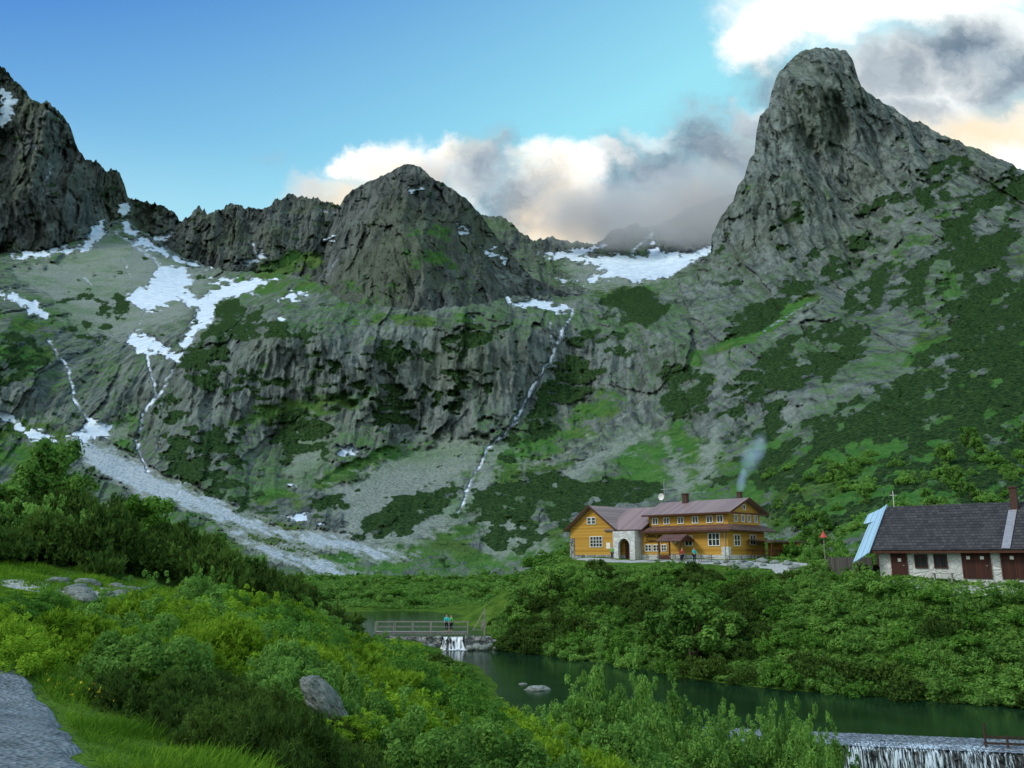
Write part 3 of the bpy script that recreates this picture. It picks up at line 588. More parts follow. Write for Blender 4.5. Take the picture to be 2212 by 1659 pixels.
pond('pond',[(-9.5,89.6),(-7,80),(-4.5,70),(-4.5,50),(10.6,49.2),(27,45.6),(60,38.3),(60,58),(34,60),(25,65),(18,70),(14,76),(9,84),(-1,92)],0.0,'lower dark green pond held back by the weir')
pond('pond',[(-50,118),(-42,136),(-12,137),(-2,122),(-1.5,98),(-2.6,90.6),(-9.5,90.6),(-24,92),(-42,102)],1.1,'upper pond beyond the footbridge')
pond('stream',[(5,20),(60,12),(60,35.5),(27,42.6),(10,46)],-2.2,'stream below the weir')
def foam_mat(name,vec,sc_,lo,hi,th0,th1):
    m,nt=newmat(name);k=N(nt);tc=k.n('ShaderNodeTexCoord').outputs['Object']
    n=k.noise(k.mapping(tc,vec),sc_,5,.7);n2=k.noise(k.mapping(tc,(1,1,.2)),.5,3)
    col=k.mix(k.mr(n,.3,.65),lo,hi); b=k.bsdf(col,.4,None,.3)
    tr=k.n('ShaderNodeBsdfTransparent');mx=k.n('ShaderNodeMixShader');k.l(k.mr(k.math('ADD',n,k.math('MULTIPLY',k.math('SUBTRACT',n2,.5),.5)),th0,th1),mx.inputs[0]);k.l(tr.outputs[0],mx.inputs[1]);k.l(b,mx.inputs[2]);k.out(mx.outputs[0]);return m
M['foam']=foam_mat('falling_white_water',(12,3,.8),1.1,(.26,.40,.54),(.64,.78,.90),.47,.62)
M['foam2']=foam_mat('white_cascade',(3.5,1,.6),1.1,(.36,.52,.66),(.88,.94,.98),.36,.50)
wr_=empty('weir',(10.5,49.2,0),math.atan2(-3.6,16.4))
setp(wr_,'low cobbled stone weir with water spilling over it at the lower right','weir')
L=52
def cobble(x0,x1,y0,y1,z0f,nx,ny,seed):
    xs=np.linspace(x0,x1,nx);ys=np.linspace(y0,y1,ny);X,Y=np.meshgrid(xs,ys);Z=z0f(X,Y)+.045*np.abs(fbm(X*1.7,Y*2.3,seed,3))
    idx=np.arange(X.size).reshape(X.shape);Q=np.stack([idx[:-1,:-1],idx[:-1,1:],idx[1:,1:],idx[1:,:-1]],-1).reshape(-1,4);return np.stack([X,Y,Z],-1).reshape(-1,3),Q
V,Q=cobble(-1,L,-2.6,.15,lambda X,Y:.05+.10*(Y/2.6),420,50,2.)
M['cobble']=stones('wet_cobbles',(.27,.33,.39),(.11,.145,.175),(.05,.065,.075),3.4,.05)
link('crest',np_mesh('crest',V,Q,M['cobble']),wr_)
M['wetstone']=stones('dark_wet_stone',(.10,.11,.11),(.04,.045,.045),(.02,.02,.02),1.6)
b=MB();b.box(-1,L,-2.55,-2.1,-3,-.12);b.build('wall_face',M['wetstone'],wr_)
for i,(x0,x1) in enumerate([(2,4.5),(6.0,21.5),(22,30)]):
    n=int((x1-x0)*8);xs=np.linspace(x0,x1,n);prof=[(-1.7,.04),(-2.5,.0),(-2.75,-.2),(-2.9,-.8),(-3.0,-1.5),(-3.06,-2.3)]
    V=[]
    for (py,pz) in prof:
        for x in xs: V.append((x+.05*random.uniform(-1,1),py+.08*random.uniform(-1,1)*(pz<-.1),pz))
    Q=[(r*n+c,r*n+c+1,(r+1)*n+c+1,(r+1)*n+c) for r in range(5) for c in range(n-1)]
    link('water_fall',np_mesh('water_fall',V,Q,M['foam']),wr_)
# ------------------------------------------------------------ foliage meshes
def leaves(C,RAD,n,size,seed,up=.5,aspect=.55,shell=.55,flat=1.0):
    r=np.random.default_rng(seed);C=np.asarray(C,float);RAD=np.asarray(RAD,float)
    p=RAD**2;p/=p.sum();ci=r.choice(len(C),n,p=p)
    d=r.normal(size=(n,3));d/=np.linalg.norm(d,axis=1)[:,None]
    rad=(shell+(1-shell)*r.random(n))*RAD[ci]
    P=C[ci]+d*rad[:,None]*np.array([1,1,flat])
    nrm=d*.8+r.normal(size=(n,3))*.6+np.array([0,0,up]);nrm/=np.linalg.norm(nrm,axis=1)[:,None]
    t=np.cross(nrm,r.normal(size=(n,3)));t/=np.linalg.norm(t,axis=1)[:,None];b=np.cross(nrm,t)
    s=size*(.6+.8*r.random(n))[:,None]
    V=np.stack([P-t*s,P+b*s*aspect,P+t*s,P-b*s*aspect],1).reshape(-1,3)
    cv=r.random(len(C)); var=np.clip(cv[ci]*.7+r.random(n)*.35,0,1)
    return V,var
def needles(P0,D0,n_per,length,width,seed,spread=.7):
    r=np.random.default_rng(seed);m=len(P0);n=m*n_per
    P=np.repeat(P0,n_per,0);Dd=np.repeat(D0,n_per,0);d=Dd+r.normal(size=(n,3))*spread*.6;d/=np.linalg.norm(d,axis=1)[:,None]
    P=P-Dd*length*r.random(n)[:,None]*1.0
    side=np.cross(d,r.normal(size=(n,3)));side/=np.linalg.norm(side,axis=1)[:,None]
    l=length*(.7+.6*r.random(n))[:,None]
    V=np.stack([P,P+d*l*.5+side*width,P+d*l,P+d*l*.5-side*width],1).reshape(-1,3)
    var=np.clip(np.repeat(r.random(m),n_per)*.7+r.random(n)*.3,0,1);return V,var
def fmesh(name,V,var,mat):
    n=len(V)//4;Q=np.arange(n*4).reshape(-1,4);me=np_mesh(name,V,Q,mat,False)
    a=me.attributes.new('var','FLOAT','FACE');a.data.foreach_set('value',np.asarray(var,np.float32));return me
def shrub_geo(seed,ncl=26,n=3200,leaf=.055,h=1.0,mat=None,name='shrub',cr=.2):
    r=np.random.default_rng(seed);C=[];R=[]
    for i in range(ncl):
        th=r.random()*6.283;q=math.sqrt(r.random())*.85;z=(1-q*q*.8)*h*(.35+.6*r.random())
        C.append((q*math.cos(th),q*math.sin(th),z));R.append(cr*(.6+.8*r.random()))
    for i in range(9):
        th=r.random()*6.283;q=r.random()*.8; C.append((q*math.cos(th),q*math.sin(th),h*(1.0+.28*r.random()-.35*q)));R.append(cr*(.35+.3*r.random()))
    V,var=leaves(C,R,n,leaf,seed);return fmesh(name,V,var,mat)
def pine_geo(seed,nt=520,per=12,length=.13,width=.012,h=.75,mat=None,name='dwarf_pine'):
    r=np.random.default_rng(seed);P=[];D=[]
    lob=[(r.normal()*.45,r.normal()*.45,.45+.6*r.random()) for i in range(10)]
    for i in range(nt):
        l=lob[r.integers(10)];th=r.random()*6.283;q=math.sqrt(r.random())*.42;x=l[0]+q*math.cos(th);y=l[1]+q*math.sin(th)
        rr_=math.hypot(x,y); z=h*l[2]*(1-2.6*q*q)*max(.15,1-.45*rr_**2)+r.normal()*.04; z*= (.5+.5*r.random()) if r.random()<.4 else 1
        P.append((x,y,max(z,.03)));D.append(((x-l[0])*1.6+r.normal()*.2,(y-l[1])*1.6+r.normal()*.2,1.0))
    P=np.array(P);D=np.array(D);D/=np.linalg.norm(D,axis=1)[:,None]
    V,var=needles(P,D,per,length,width,seed,.9)
    V2,var2=leaves(P-D*.12,np.full(len(P),.07),nt*2,.05,seed+1)
    return fmesh(name,np.concatenate([V,V2]),np.concatenate([var,var2*.3]),mat)
MS_L=[shrub_geo(100+i,mat=M['leaf_light'],h=.95) for i in range(4)]
MS_M=[shrub_geo(120+i,mat=M['leaf_mid'],h=.9) for i in range(4)]
MS_P=[pine_geo(140+i,480,9,.12,.026,mat=M['needle'],h=.95) for i in range(4)]
NEAR_L=[shrub_geo(160+i,75,11000,.032,mat=M['leaf_light'],h=1.05,cr=.14) for i in range(3)]
NEAR_M=[shrub_geo(165+i,65,10000,.031,mat=M['leaf_mid'],h=.95,cr=.16) for i in range(2)]
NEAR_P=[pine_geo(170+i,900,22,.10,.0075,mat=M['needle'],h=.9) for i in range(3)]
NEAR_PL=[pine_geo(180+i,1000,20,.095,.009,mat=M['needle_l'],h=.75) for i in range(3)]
NEAR_Y=[shrub_geo(190+i,55,10000,.030,mat=M['leaf_yel'],h=.85,cr=.17) for i in range(2)]
def put(name,meshes,x,y,r,h,label,cat,group,z=None,sink=.1):
    me=meshes[random.randrange(len(meshes))]
    if z is None:z=gzs(x,y)
    o=link(name,me,None,(x,y,z-sink),random.random()*6.28,(r*random.uniform(.9,1.1),r*random.uniform(.9,1.1),h))
    return setp(o,label,cat,group)
def inpoly(x,y,poly):
    c=False;n=len(poly)
    for i in range(n):
        ax,ay=poly[i];bx,by=poly[(i+1)%n]
        if (ay>y)!=(by>y) and x<(bx-ax)*(y-ay)/(by-ay)+ax:c=not c
    return c
def scatter(poly,mind,maxn,seed):
    r=random.Random(seed);xs=[p[0] for p in poly];ys=[p[1] for p in poly];out=[]
    for i in range(maxn*60):
        x=r.uniform(min(xs),max(xs));y=r.uniform(min(ys),max(ys))
        if not inpoly(x,y,poly) or abs(x)>y*.64+1.5:continue
        if any((x-a)**2+(y-b)**2<mind*mind for a,b in out):continue
        out.append((x,y))
        if len(out)>=maxn:break
    return out
bank=[(-1.5,90.5),(7.3,79.5),(12.3,72.3),(16.4,65.5),(24.5,60.3),(32.5,55.3),(48,50.5),(54,58),(41,62.5),(31,69.5),(29,80),(27,86),(20,93.5),(12,96.5),(4,104),(-1,103)]
for i,(x,y) in enumerate(scatter(bank,1.85,200,1)):
    hh=random.uniform(.9,1.5)
    n=float(perlin(np.array([x/6.]),np.array([y/6.]),np.array([.3]))[0])
    if n>.18: put('dwarf_pine',MS_P,x,y,random.uniform(1.4,2.0),hh*1.25,'dark dwarf pine among lighter shrubs on the slope right of the pond','dwarf pine','dwarf pines on the slope right of the pond')
    elif n>-.02: put('shrub',MS_M,x,y,random.uniform(1.3,1.9),hh*1.15,'mid green rounded shrub on the slope right of the pond','shrub','mid green shrubs on the slope right of the pond')
    else: put('willow_shrub',MS_L,x,y,random.uniform(1.3,2.0),hh*1.2,'light green leafy shrub on the slope right of the pond','willow shrub','light green shrubs on the slope right of the pond')
for x,y in scatter([(-45,138),(-10,139),(-1,124),(0,106),(6,122),(10,135),(14,150),(0,185),(-60,185),(-60,160)],4.0,64,2):
    put('bush',MS_L if random.random()<.65 else MS_M,x,y,random.uniform(2.0,3.6),random.uniform(1.2,2.2),'light green bush on the valley floor beyond the upper pond','bush','bushes on the valley floor beyond the upper pond')
for x,y in scatter([(-40,34),(-24,33.5),(-16,37),(-11.6,44),(-11.6,52),(-14.5,60),(-20,76),(-28,88),(-50,80),(-55,50)],1.9,190,3):
    put('dwarf_pine',MS_P,x,y,random.uniform(1.8,2.5),random.uniform(2.3,3.4)*(.9 if x>-17 else 1),'dark dwarf pine in the dense thicket at the left','dwarf pine','dwarf pines in the thicket at the left')
for x,y in scatter([(-11,36),(-4,33),(-2.8,45),(-3.8,56),(-4.2,68),(-7.5,80),(-13,82),(-12,64),(-12.5,50)],1.7,60,4):
    n=float(perlin(np.array([x/5.]),np.array([y/5.]),np.array([2.3]))[0]); q=1 if y<52 else .6
    if n>.06: put('dwarf_pine',MS_P,x,y,random.uniform(1.3,1.9),random.uniform(1.2,1.8)*q,'dark dwarf pine on the bank left of the lower pond','dwarf pine','dwarf pines on the bank left of the lower pond')
    else: put('shrub',MS_M if n>-.05 else MS_L,x,y,random.uniform(1.1,1.6),random.uniform(1.0,1.6)*q,'green leafy shrub on the bank left of the lower pond','shrub','shrubs on the bank left of the lower pond')
for x,y in scatter([(-10.6,34),(-10.2,24),(-8.0,15.5),(-5.4,13),(-2,13),(.8,11.5),(2.2,18),(0,30),(-4,36)],1.25,105,5):
    n=float(perlin(np.array([x/2.6]),np.array([y/2.6]),np.array([5.3]))[0]);s=.75+y*.016
    if n>.30: put('shrub',NEAR_M,x,y,random.uniform(.9,1.3)*s,random.uniform(.9,1.3)*s,'mid green leafy shrub on the near slope','shrub','mid green leafy shrubs on the near slope')
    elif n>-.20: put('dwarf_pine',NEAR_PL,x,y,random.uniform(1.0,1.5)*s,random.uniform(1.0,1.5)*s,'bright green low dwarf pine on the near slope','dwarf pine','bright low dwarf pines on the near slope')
    elif n>-.36: put('shrub',NEAR_Y,x,y,random.uniform(.8,1.2)*s,random.uniform(.8,1.2)*s,'yellow green low shrub on the near slope','shrub','yellow green low shrubs on the near slope')
    else: put('willow_shrub',NEAR_L,x,y,random.uniform(.8,1.2)*s,random.uniform(.9,1.3)*s,'light green feathery shrub on the near slope','willow shrub','light green feathery shrubs on the near slope')
for x,y in scatter([(-5.0,11.6),(-3.7,9.6),(-2.2,9.6),(-2.1,12),(-3.2,13.6),(-5.0,13.6)],.72,16,6):
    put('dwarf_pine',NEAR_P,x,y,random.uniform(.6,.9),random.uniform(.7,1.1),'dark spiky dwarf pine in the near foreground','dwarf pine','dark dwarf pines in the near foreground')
for (px,Y,topy,rw_) in [(1180,27,1530,1.2),(1240,30,1470,1.4),(1300,31,1422,1.5),(1370,30,1445,1.5),(1450,32,1485,1.5),(1530,30,1540,1.4),(1620,32,1550,1.3),(1700,31,1518,1.4),(1750,29,1545,1.2),(1230,24,1560,1.3),(1340,23,1530,1.4),(1420,25,1550,1.3),(1500,24,1580,1.4),(1590,25,1580,1.3),(1660,25,1570,1.2),(1100,26,1570,1.2),(1040,24,1560,1.2),(960,21,1540,1.1),(1110,20,1590,1.1),(880,17,1530,.9),(1200,18,1610,1.1),(1000,28,1520,1.2),(920,25,1480,1.2),(1300,18,1610,1.1),(1000,15,1600,1.0),(1400,18.5,1620,1.1),(1750,24,1590,1.1),(840,29,1430,1.2),(1800,27,1590,1.0),(1560,33,1540,1.3),(1660,33,1535,1.3),(1400,33,1470,1.3)]:
    a,b=ray(px,topy); x=a*Y; z0=gzs(x,Y); hh=max(.8,(CH+b*Y-z0)/1.15+.1)
    put('willow_shrub',NEAR_L,x,Y,rw_,hh,'light green willow shrub in the foreground below the pond','willow shrub','willow shrubs in the foreground below the pond')
def tube_path(b,pts,rs,n=7):
    for i in range(len(pts)-1): b.tube(pts[i],pts[i+1],rs[i],rs[i+1],n)
def tree_proto(seed,leafmat_,nleaf=7000,leaf=.030):
    r=random.Random(seed);b=MB();C=[];R=[]
    for s in range(3):
        base=(r.uniform(-.06,.06),r.uniform(-.06,.06),0);tip=(r.uniform(-.25,.25),r.uniform(-.25,.25),r.uniform(.7,.92))
        mid=tuple((base[i]+tip[i])*.5+r.uniform(-.04,.04) for i in range(3)); tube_path(b,[base,mid,tip],[.018,.011,.004])
        for q in range(9):
            t=r.uniform(.12,1);p=Vector(base).lerp(Vector(mid),t*2) if t<.5 else Vector(mid).lerp(Vector(tip),t*2-1)
            th=r.uniform(0,6.28);l=r.uniform(.16,.34)*(1.25-t*.6);e=p+Vector((math.cos(th)*l,math.sin(th)*l,l*r.uniform(.1,.8)));b.tube(p,e,.006,.003,5)
            C.append(e);R.append(r.uniform(.07,.13)); C.append(p.lerp(e,.6));R.append(r.uniform(.05,.1))
        C.append(tip);R.append(.08)
    V,var=leaves([tuple(c) for c in C],R,nleaf,leaf,seed,shell=.2)
    crown=fmesh('crown',V,var,leafmat_)
    me=bpy.data.meshes.new('trunk');me.from_pydata(b.v,[],b.f);me.materials.append(M['bark'])
    return me,crown
TP=[tree_proto(i,M['leaf_light']) for i in(1,2,3)]+[tree_proto(i,M['leaf_mid']) for i in(4,5)]
def tree(p,h,w,label,group,k_=None):
    t,c_=TP[random.randrange(len(TP)) if k_ is None else k_]
    e=empty('tree',p,random.random()*6.28);e.scale=(h*w,h*w,h)
    link('trunk',t,e);link('crown',c_,e);setp(e,label,'tree',group)
for (px,Y,topy,w) in [(45,40,1060,1.2),(120,42,950,.7),(170,42,1020,.8),(15,38,1080,1.2),(-30,39,1040,1.2),(80,41,1000,.8)]:
    a,b=ray(px,topy);x=a*Y;z0=gzs(x,Y)-.1;tree((x,Y,z0),max(2,(CH+b*Y-z0)/.95),w,'light green slender tree rising above the thicket at the far left','slender trees above the left thicket',random.randrange(3))
for (px,Y,rw_,hh) in [(40,37,1.6,2.2),(100,38,1.5,2.4),(160,38,1.4,2.0),(220,38,1.3,1.9),(0,36,1.5,2.0)]:
    a,b=ray(px,1200);x=a*Y;put('willow_shrub',MS_L,x,Y,rw_,hh,'light green willow shrub in front of the left thicket','willow shrub','willow shrubs in front of the left thicket')
for (px,Y,h) in [(310,44,3.8),(540,52,3.4),(430,48,3.4)]:
    a,b=ray(px,1200);x=a*Y;tree((x,Y,gzs(x,Y)-.1),h,.9,'thin young tree poking out of the dark pine thicket','thin young trees in the pine thicket',3)
for (px,py,h,w) in [(1500,1440,6.0,1.1),(1430,1400,3.6,1.3),(1560,1420,4.0,1.2),(1130,1330,3.6,1.3),(1190,1300,3.8,1.3)]:
    x,Y=ghit(px,py,50,115)
    tree((x,Y,gzs(x,Y)-.1),h,w,'light green spreading tree on the bank across the pond','spreading trees on the bank across the pond',random.randrange(3))
rnd=random.Random(8)
for i in range(76):
    px=rnd.uniform(1640,2240);py=rnd.uniform(940+(2212-px)*.12,1185)
    p=surf(px,py);h=rnd.uniform(1.9,4.0)
    if i%3==0: tree((p[0],p[1],p[2]-.3),h*1.2,1.0,'light green small tree on the hillside behind the buildings','small trees on the hillside behind the buildings',rnd.randrange(3))
    else: put('bush',MS_L if rnd.random()<.8 else MS_M,p[0],p[1],h*.7,h*.6,'light green bush on the hillside behind the buildings','bush','bushes on the hillside behind the buildings',z=p[2]-.4)
for x,y in scatter([(31,99),(36,92),(30,84),(29,79),(34,80),(46,84),(55,88),(50,100),(38,112)],2.6,28,9):
    put('bush',MS_L if random.random()<.7 else MS_M,x,y,random.uniform(1.4,2.2),random.uniform(1.2,2.1),'leafy bush between the hut and the long stone building','bush','bushes between the hut and the long stone building')
for x,y in scatter([(10,128),(35,122),(45,112),(50,125),(20,140),(2,135),(0,124)],3.6,18,10):
    put('bush',MS_L,x,y,random.uniform(1.8,2.8),random.uniform(1.8,3.0),'leafy bush right behind the mountain hut','bush','bushes right behind the mountain hut')
def cover(name,poly,n,size,mat,label,seed,hmax=.5,cat='ground cover'):
    r=np.random.default_rng(seed);xs=np.array([p[0] for p in poly]);ys=np.array([p[1] for p in poly])
    X=r.uniform(xs.min(),xs.max(),n*3);Y=r.uniform(ys.min(),ys.max(),n*3);ins=np.zeros(len(X),bool);m=len(poly)
    for i in range(m):
        ax,ay=poly[i];bx,by=poly[(i+1)%m]
        if ay!=by: ins^=((ay>Y)!=(by>Y))&(X<(bx-ax)*(Y-ay)/(by-ay)+ax)
    X=X[ins][:n];Y=Y[ins][:n];n=len(X);Z=gz(X,Y)
    mound=np.clip(fbm(X/1.3,Y/1.3,seed*.7,3)+.35,0,1)
    P=np.stack([X,Y,Z+mound*hmax*r.random(n)**.4],-1)
    nrm=r.normal(size=(n,3))*.5+np.array([0,-.2,.9]);nrm/=np.linalg.norm(nrm,axis=1)[:,None]
    t=np.cross(nrm,r.normal(size=(n,3)));t/=np.linalg.norm(t,axis=1)[:,None];b=np.cross(nrm,t);dist=np.sqrt(X*X+Y*Y)
    s=(size*(.6+.8*r.random(n))*np.clip(dist/40,.4,2))[:,None]
    V=np.stack([P-t*s,P+b*s*.5,P+t*s,P-b*s*.5],1).reshape(-1,3)
    var=np.clip(fbm(X/2.,Y/2.,3.,3)*.8+.5+r.normal(size=n)*.15,0,1)
    o=link(name,fmesh(name,V,var,mat));setp(o,label,cat,kind='stuff');return o
cover('ground_cover',[(-11,20),(-4,12),(0,9),(20,14),(24,30),(12,44),(-3,48),(-4,70),(-9,86),(-14,80),(-12,50),(-11,36)],110000,.07,M['leaf_yel'],'low green herbs covering the near slope',1,hmax=.4)
cover('ground_cover',bank+[(-2,98)],120000,.11,M['leaf_light'],'low green growth covering the slope right of the pond',2,hmax=.7)
cover('ground_cover',[(28,66),(42,61),(52,62),(52,80),(60,100),(40,115),(30,104),(34,96),(29,86)],60000,.10,M['leaf_light'],'low green growth around the long stone building',3,hmax=.4)
cover('ground_cover',[(-55,135),(-8,136),(-1,118),(0,98),(8,115),(10,150),(0,195),(-75,195)],80000,.12,M['leaf_light'],'low green growth on the valley floor',4,hmax=.7)
def pathav(X,Y):
    o=np.argsort(EY);e=np.interp(Y,EY[o],EX[o])
    return (X<e+.05)&(X>e-3.4)&(Y<EY.max())
def blades(name,poly,n,mat,label,seed,l0,l1,w,avoid=None,cat='grass',near=12.):
    r=np.random.default_rng(seed);xs=np.array([p[0] for p in poly]);ys=np.array([p[1] for p in poly])
    X=r.uniform(xs.min(),xs.max(),n*4);Y=r.uniform(ys.min(),ys.max(),n*4);ins=np.zeros(len(X),bool);m=len(poly)
    keep=r.random(n*4)<np.clip(near/np.maximum(Y,1),0,1)**1.3
    for i in range(m):
        ax,ay=poly[i];bx,by=poly[(i+1)%m]
        if ay!=by: ins^=((ay>Y)!=(by>Y))&(X<(bx-ax)*(Y-ay)/(by-ay)+ax)
    ins&=keep
    if avoid is not None: ins&=~avoid(X,Y)
    X=X[ins][:n];Y=Y[ins][:n];n=len(X);Z=gz(X,Y)
    cl=np.clip(fbm(X/.9,Y/.9,seed*.7,3)*1.8+.55,.15,1.2)
    L_=(l0+(l1-l0)*r.random(n))*cl; d=r.normal(size=(n,3))*.4+np.array([.1,0,1]);d/=np.linalg.norm(d,axis=1)[:,None]
    side=np.cross(d,r.normal(size=(n,3)));side/=np.linalg.norm(side,axis=1)[:,None];ww=(w*np.clip(np.maximum(Y,5)/10,.8,3))[:,None]
    P=np.stack([X,Y,Z-.02],-1);d2=d+np.array([.15,-.05,-.25])
    V=np.stack([P-side*ww,P+d*L_[:,None]*.55,P+d*L_[:,None]*.55+d2*L_[:,None]*.45,P+side*ww+d*L_[:,None]*.4],1).reshape(-1,3)
    var=np.clip(fbm(X/1.2,Y/1.2,3.,3)*1.3+.45+r.normal(size=n)*.2,0,1)
    setp(link(name,fmesh(name,V,var,mat)),label,cat,kind='stuff')
blades('grass',[(-30,34),(-12,36),(-9,30),(-7,20),(-4.2,14),(-3,9.5),(-1.5,7.5),(-1.5,5),(-6,5),(-12,14),(-22,20)],220000,M['grass'],'short meadow grass beside the gravel path',21,.10,.32,.009,pathav)
fc=[(x,y,gzs(x,y)+.26) for x,y in scatter([(-6.2,11.6),(-5.5,10.6),(-5.0,11.2),(-5.5,12.2)],.12,22,31)]
V,var=leaves(fc,[.025]*len(fc),len(fc)*3,.013,77)
setp(link('yellow_flowers',fmesh('yellow_flowers',V,var,M['flower'])),'small yellow flowers in the grass by the path','flowers',kind='stuff')
for x,y in scatter([(-13,22),(-9.5,14),(-7,12.5),(-8,16),(-10.5,24),(-12,25),(-17,25)],1.5,14,15):
    put('shrub',NEAR_Y if random.random()<.6 else NEAR_M,x,y,random.uniform(.5,.9),random.uniform(.35,.7),'small low shrub in the left meadow','shrub','small low shrubs in the left meadow')
# ------------------------------------------------------------ boulders
def boulder(name,loc,dims,label,seed,group=None,rz=0,sub=5):
    bm=bmesh.new();bmesh.ops.create_icosphere(bm,subdivisions=sub,radius=1)
    P=np.array([v.co[:] for v in bm.verts]);n=fbm(P[:,0]*.9+seed,P[:,1]*.9,P[:,2]*.9,5,.55)
    n=n*.5+.12*fbm(P[:,0]*3+seed,P[:,1]*3,P[:,2]*3,3,.5,True)
    for v,q in zip(bm.verts,n): v.co*=1+q*.8
    me=bpy.data.meshes.new(name);bm.to_mesh(me);bm.free();me.materials.append(M['boulder'])
    for p in me.polygons:p.use_smooth=True
    o=link(name,me,None,loc,rz,dims);setp(o,label,'boulder',group);return o
x,y,z=at(702,1496,13.2);bo=boulder('boulder',(x,y,z-.14),(.21,.34,.46),'large lichen grey boulder among the bright green shrubs',12);bo.rotation_euler=(.1,-.75,.2)
for (dx_,dy_,s_) in ((-.38,-.25,.46),(.42,-.35,.50),(.1,-.55,.42),(-.6,.1,.5),(.65,.1,.5)):
    put('shrub',NEAR_Y,x+dx_,y+dy_,s_,s_*.8,'small yellow green shrub against the large boulder','shrub','small shrubs around the large boulder',z=z-.60-abs(dx_)*.1,sink=0)
a,b=ray(1162,1490);Y=(0-CH)/b;boulder('boulder',(a*Y,Y,.0),(.9,.6,.28),'small pale rock standing in the lower pond',8,sub=4)
a,b=ray(1130,1478);Y=(0-CH)/b;boulder('boulder',(a*Y,Y,-.02),(.35,.25,.12),'tiny rock just breaking the pond surface',18,sub=3)
r8=random.Random(3)
for i in range(34):
    px=r8.uniform(110,340);a,b=ray(px,1320);Y=r8.uniform(25,31);x=a*Y;s=r8.uniform(.10,.30)
    boulder('stone',(x,Y,gzs(x,Y)+s*.2),(s*1.5,s,s*.6),'pale stone in the rubble patch at the edge of the left meadow',i,'pale stones at the edge of the left meadow',r8.random()*6,3)
for i in range(20):
    Y=r8.uniform(92.5,98);x=r8.uniform(23,31);s=r8.uniform(.2,.55)
    boulder('stone',(x,Y,gzs(x,Y)+s*.2),(s*1.3,s,s*.7),'pale stone on the terrace below the hut',i+40,'pale stones on the terrace below the hut',r8.random()*6,3)
for (x,y,s) in [(-3.6,89.3,.5),(-2.8,88.8,.4),(-8.3,89.2,.45),(-9.2,89,.5),(-4.3,88.6,.35),(-2.2,90,.5),(-1.6,89.2,.4)]:
    boulder('stone',(x,y,.2),(s*1.3,s,s*.9),'grey stone at the foot of the small waterfall',int(x*10)+90,'grey stones at the foot of the small waterfall',x,3)
# ------------------------------------------------------------ windows
def window(par,face,cx,cz,w,h,plane,mull=1,trans=0,frame='white',t=.09):
    def bx(b,u0,u1,z0,z1,d0,d1):
        if face=='f': b.box(u0,u1,plane-d1,plane-d0,z0,z1)
        else: b.box(plane+d0,plane+d1,u0,u1,z0,z1)
    b=MB();f=.09
    bx(b,cx-w/2-f,cx-w/2,cz-h/2-f,cz+h/2+f,-.02,t);bx(b,cx+w/2,cx+w/2+f,cz-h/2-f,cz+h/2+f,-.02,t)
    bx(b,cx-w/2,cx+w/2,cz+h/2,cz+h/2+f,-.02,t);bx(b,cx-w/2,cx+w/2,cz-h/2-f,cz-h/2,-.02,t)
    for i in range(mull): u=cx-w/2+w*(i+1)/(mull+1);bx(b,u-.04,u+.04,cz-h/2,cz+h/2,.012,t-.01)
    for i in range(trans): q=cz-h/2+h*(i+1)/(trans+1);bx(b,cx-w/2,cx+w/2,q-.03,q+.03,.012,t-.02)
    wo_=b.build('window',M[frame],par)
    g_=MB();bx(g_,cx-w/2,cx+w/2,cz-h/2,cz+h/2,-.02,.008);g_.build('pane',M['glass'],wo_);return wo_
# ------------------------------------------------------------ hut
hut=empty('mountain_hut',(25.9,102.0,9.1),math.atan2(-.727,.686))
setp(hut,'large ochre wooden mountain hut with faded pinkish grey metal roofs and a stone arch entrance','building')
b=MB();b.box(-25.0,0,0,8.4,.45,3.8);b.build('wall',M['ochre'],hut)
b=MB();b.box(-25.05,.05,-.05,8.45,-3,.45);b.box(-.9,.07,-.07,.5,.45,1.4);b.build('stone_plinth',M['stone'],hut)
b=MB();b.prism_y([(-25,.5),(-17,.5),(-17,4.1),(-21,6.9),(-25,4.1)],-.7,-.05);b.prism_y([(-24.98,3.78),(-17.02,3.78),(-17.02,4.1),(-21,6.85),(-24.98,4.1)],-.04,9);b.build('gable_wall',M['ochre'],hut)
b=MB();b.box(-25.06,-24.2,-.78,-.0,-3,2.8);b.box(-25.04,-16.95,-.76,-.06,-3,.5);b.build('stone_corner',M['stone_grey'],hut)
b=MB();b.box(-12.4,-.4,.9,8.2,3.8,5.75);b.build('upper_wall',M['ochre'],hut)
b=MB();b.prism_x([(.9,5.751),(8.2,5.751),(4.55,7.25)],-12.38,-.38);b.build('gable_wall',M['ochre2'],hut)
def roofslab(n_,pts,mat,t=.16): b=MB();b.slab(pts,t);return b.build(n_,mat,hut)
roofslab('roof',[(-21,-1.3,7.2),(-16.3,-1.3,3.85),(-16.3,9,3.85),(-21,9,7.2)],M['roofmetal'])
roofslab('roof',[(-25.8,-1.3,3.8),(-21,-1.3,7.2),(-21,9,7.2),(-25.8,9,3.8)],M['roofmetal'])
roofslab('roof',[(-13.0,.15,5.6),(.5,.15,5.6),(.5,4.55,7.45),(-13.0,4.55,7.45)],M['roofmetal'])
roofslab('roof',[(-13.0,4.55,7.45),(.5,4.55,7.45),(.5,8.9,5.6),(-13.0,8.9,5.6)],M['roofmetal'])
roofslab('roof',[(-18.6,-1.0,3.75),(-12.2,-1.0,3.75),(-12.2,4.5,6.9),(-18.6,4.5,6.9)],M['roofmetal'])
roofslab('roof',[(-18.6,4.5,6.9),(-12.2,4.5,6.9),(-12.2,9,4.2),(-18.6,9,4.2)],M['roofmetal'])
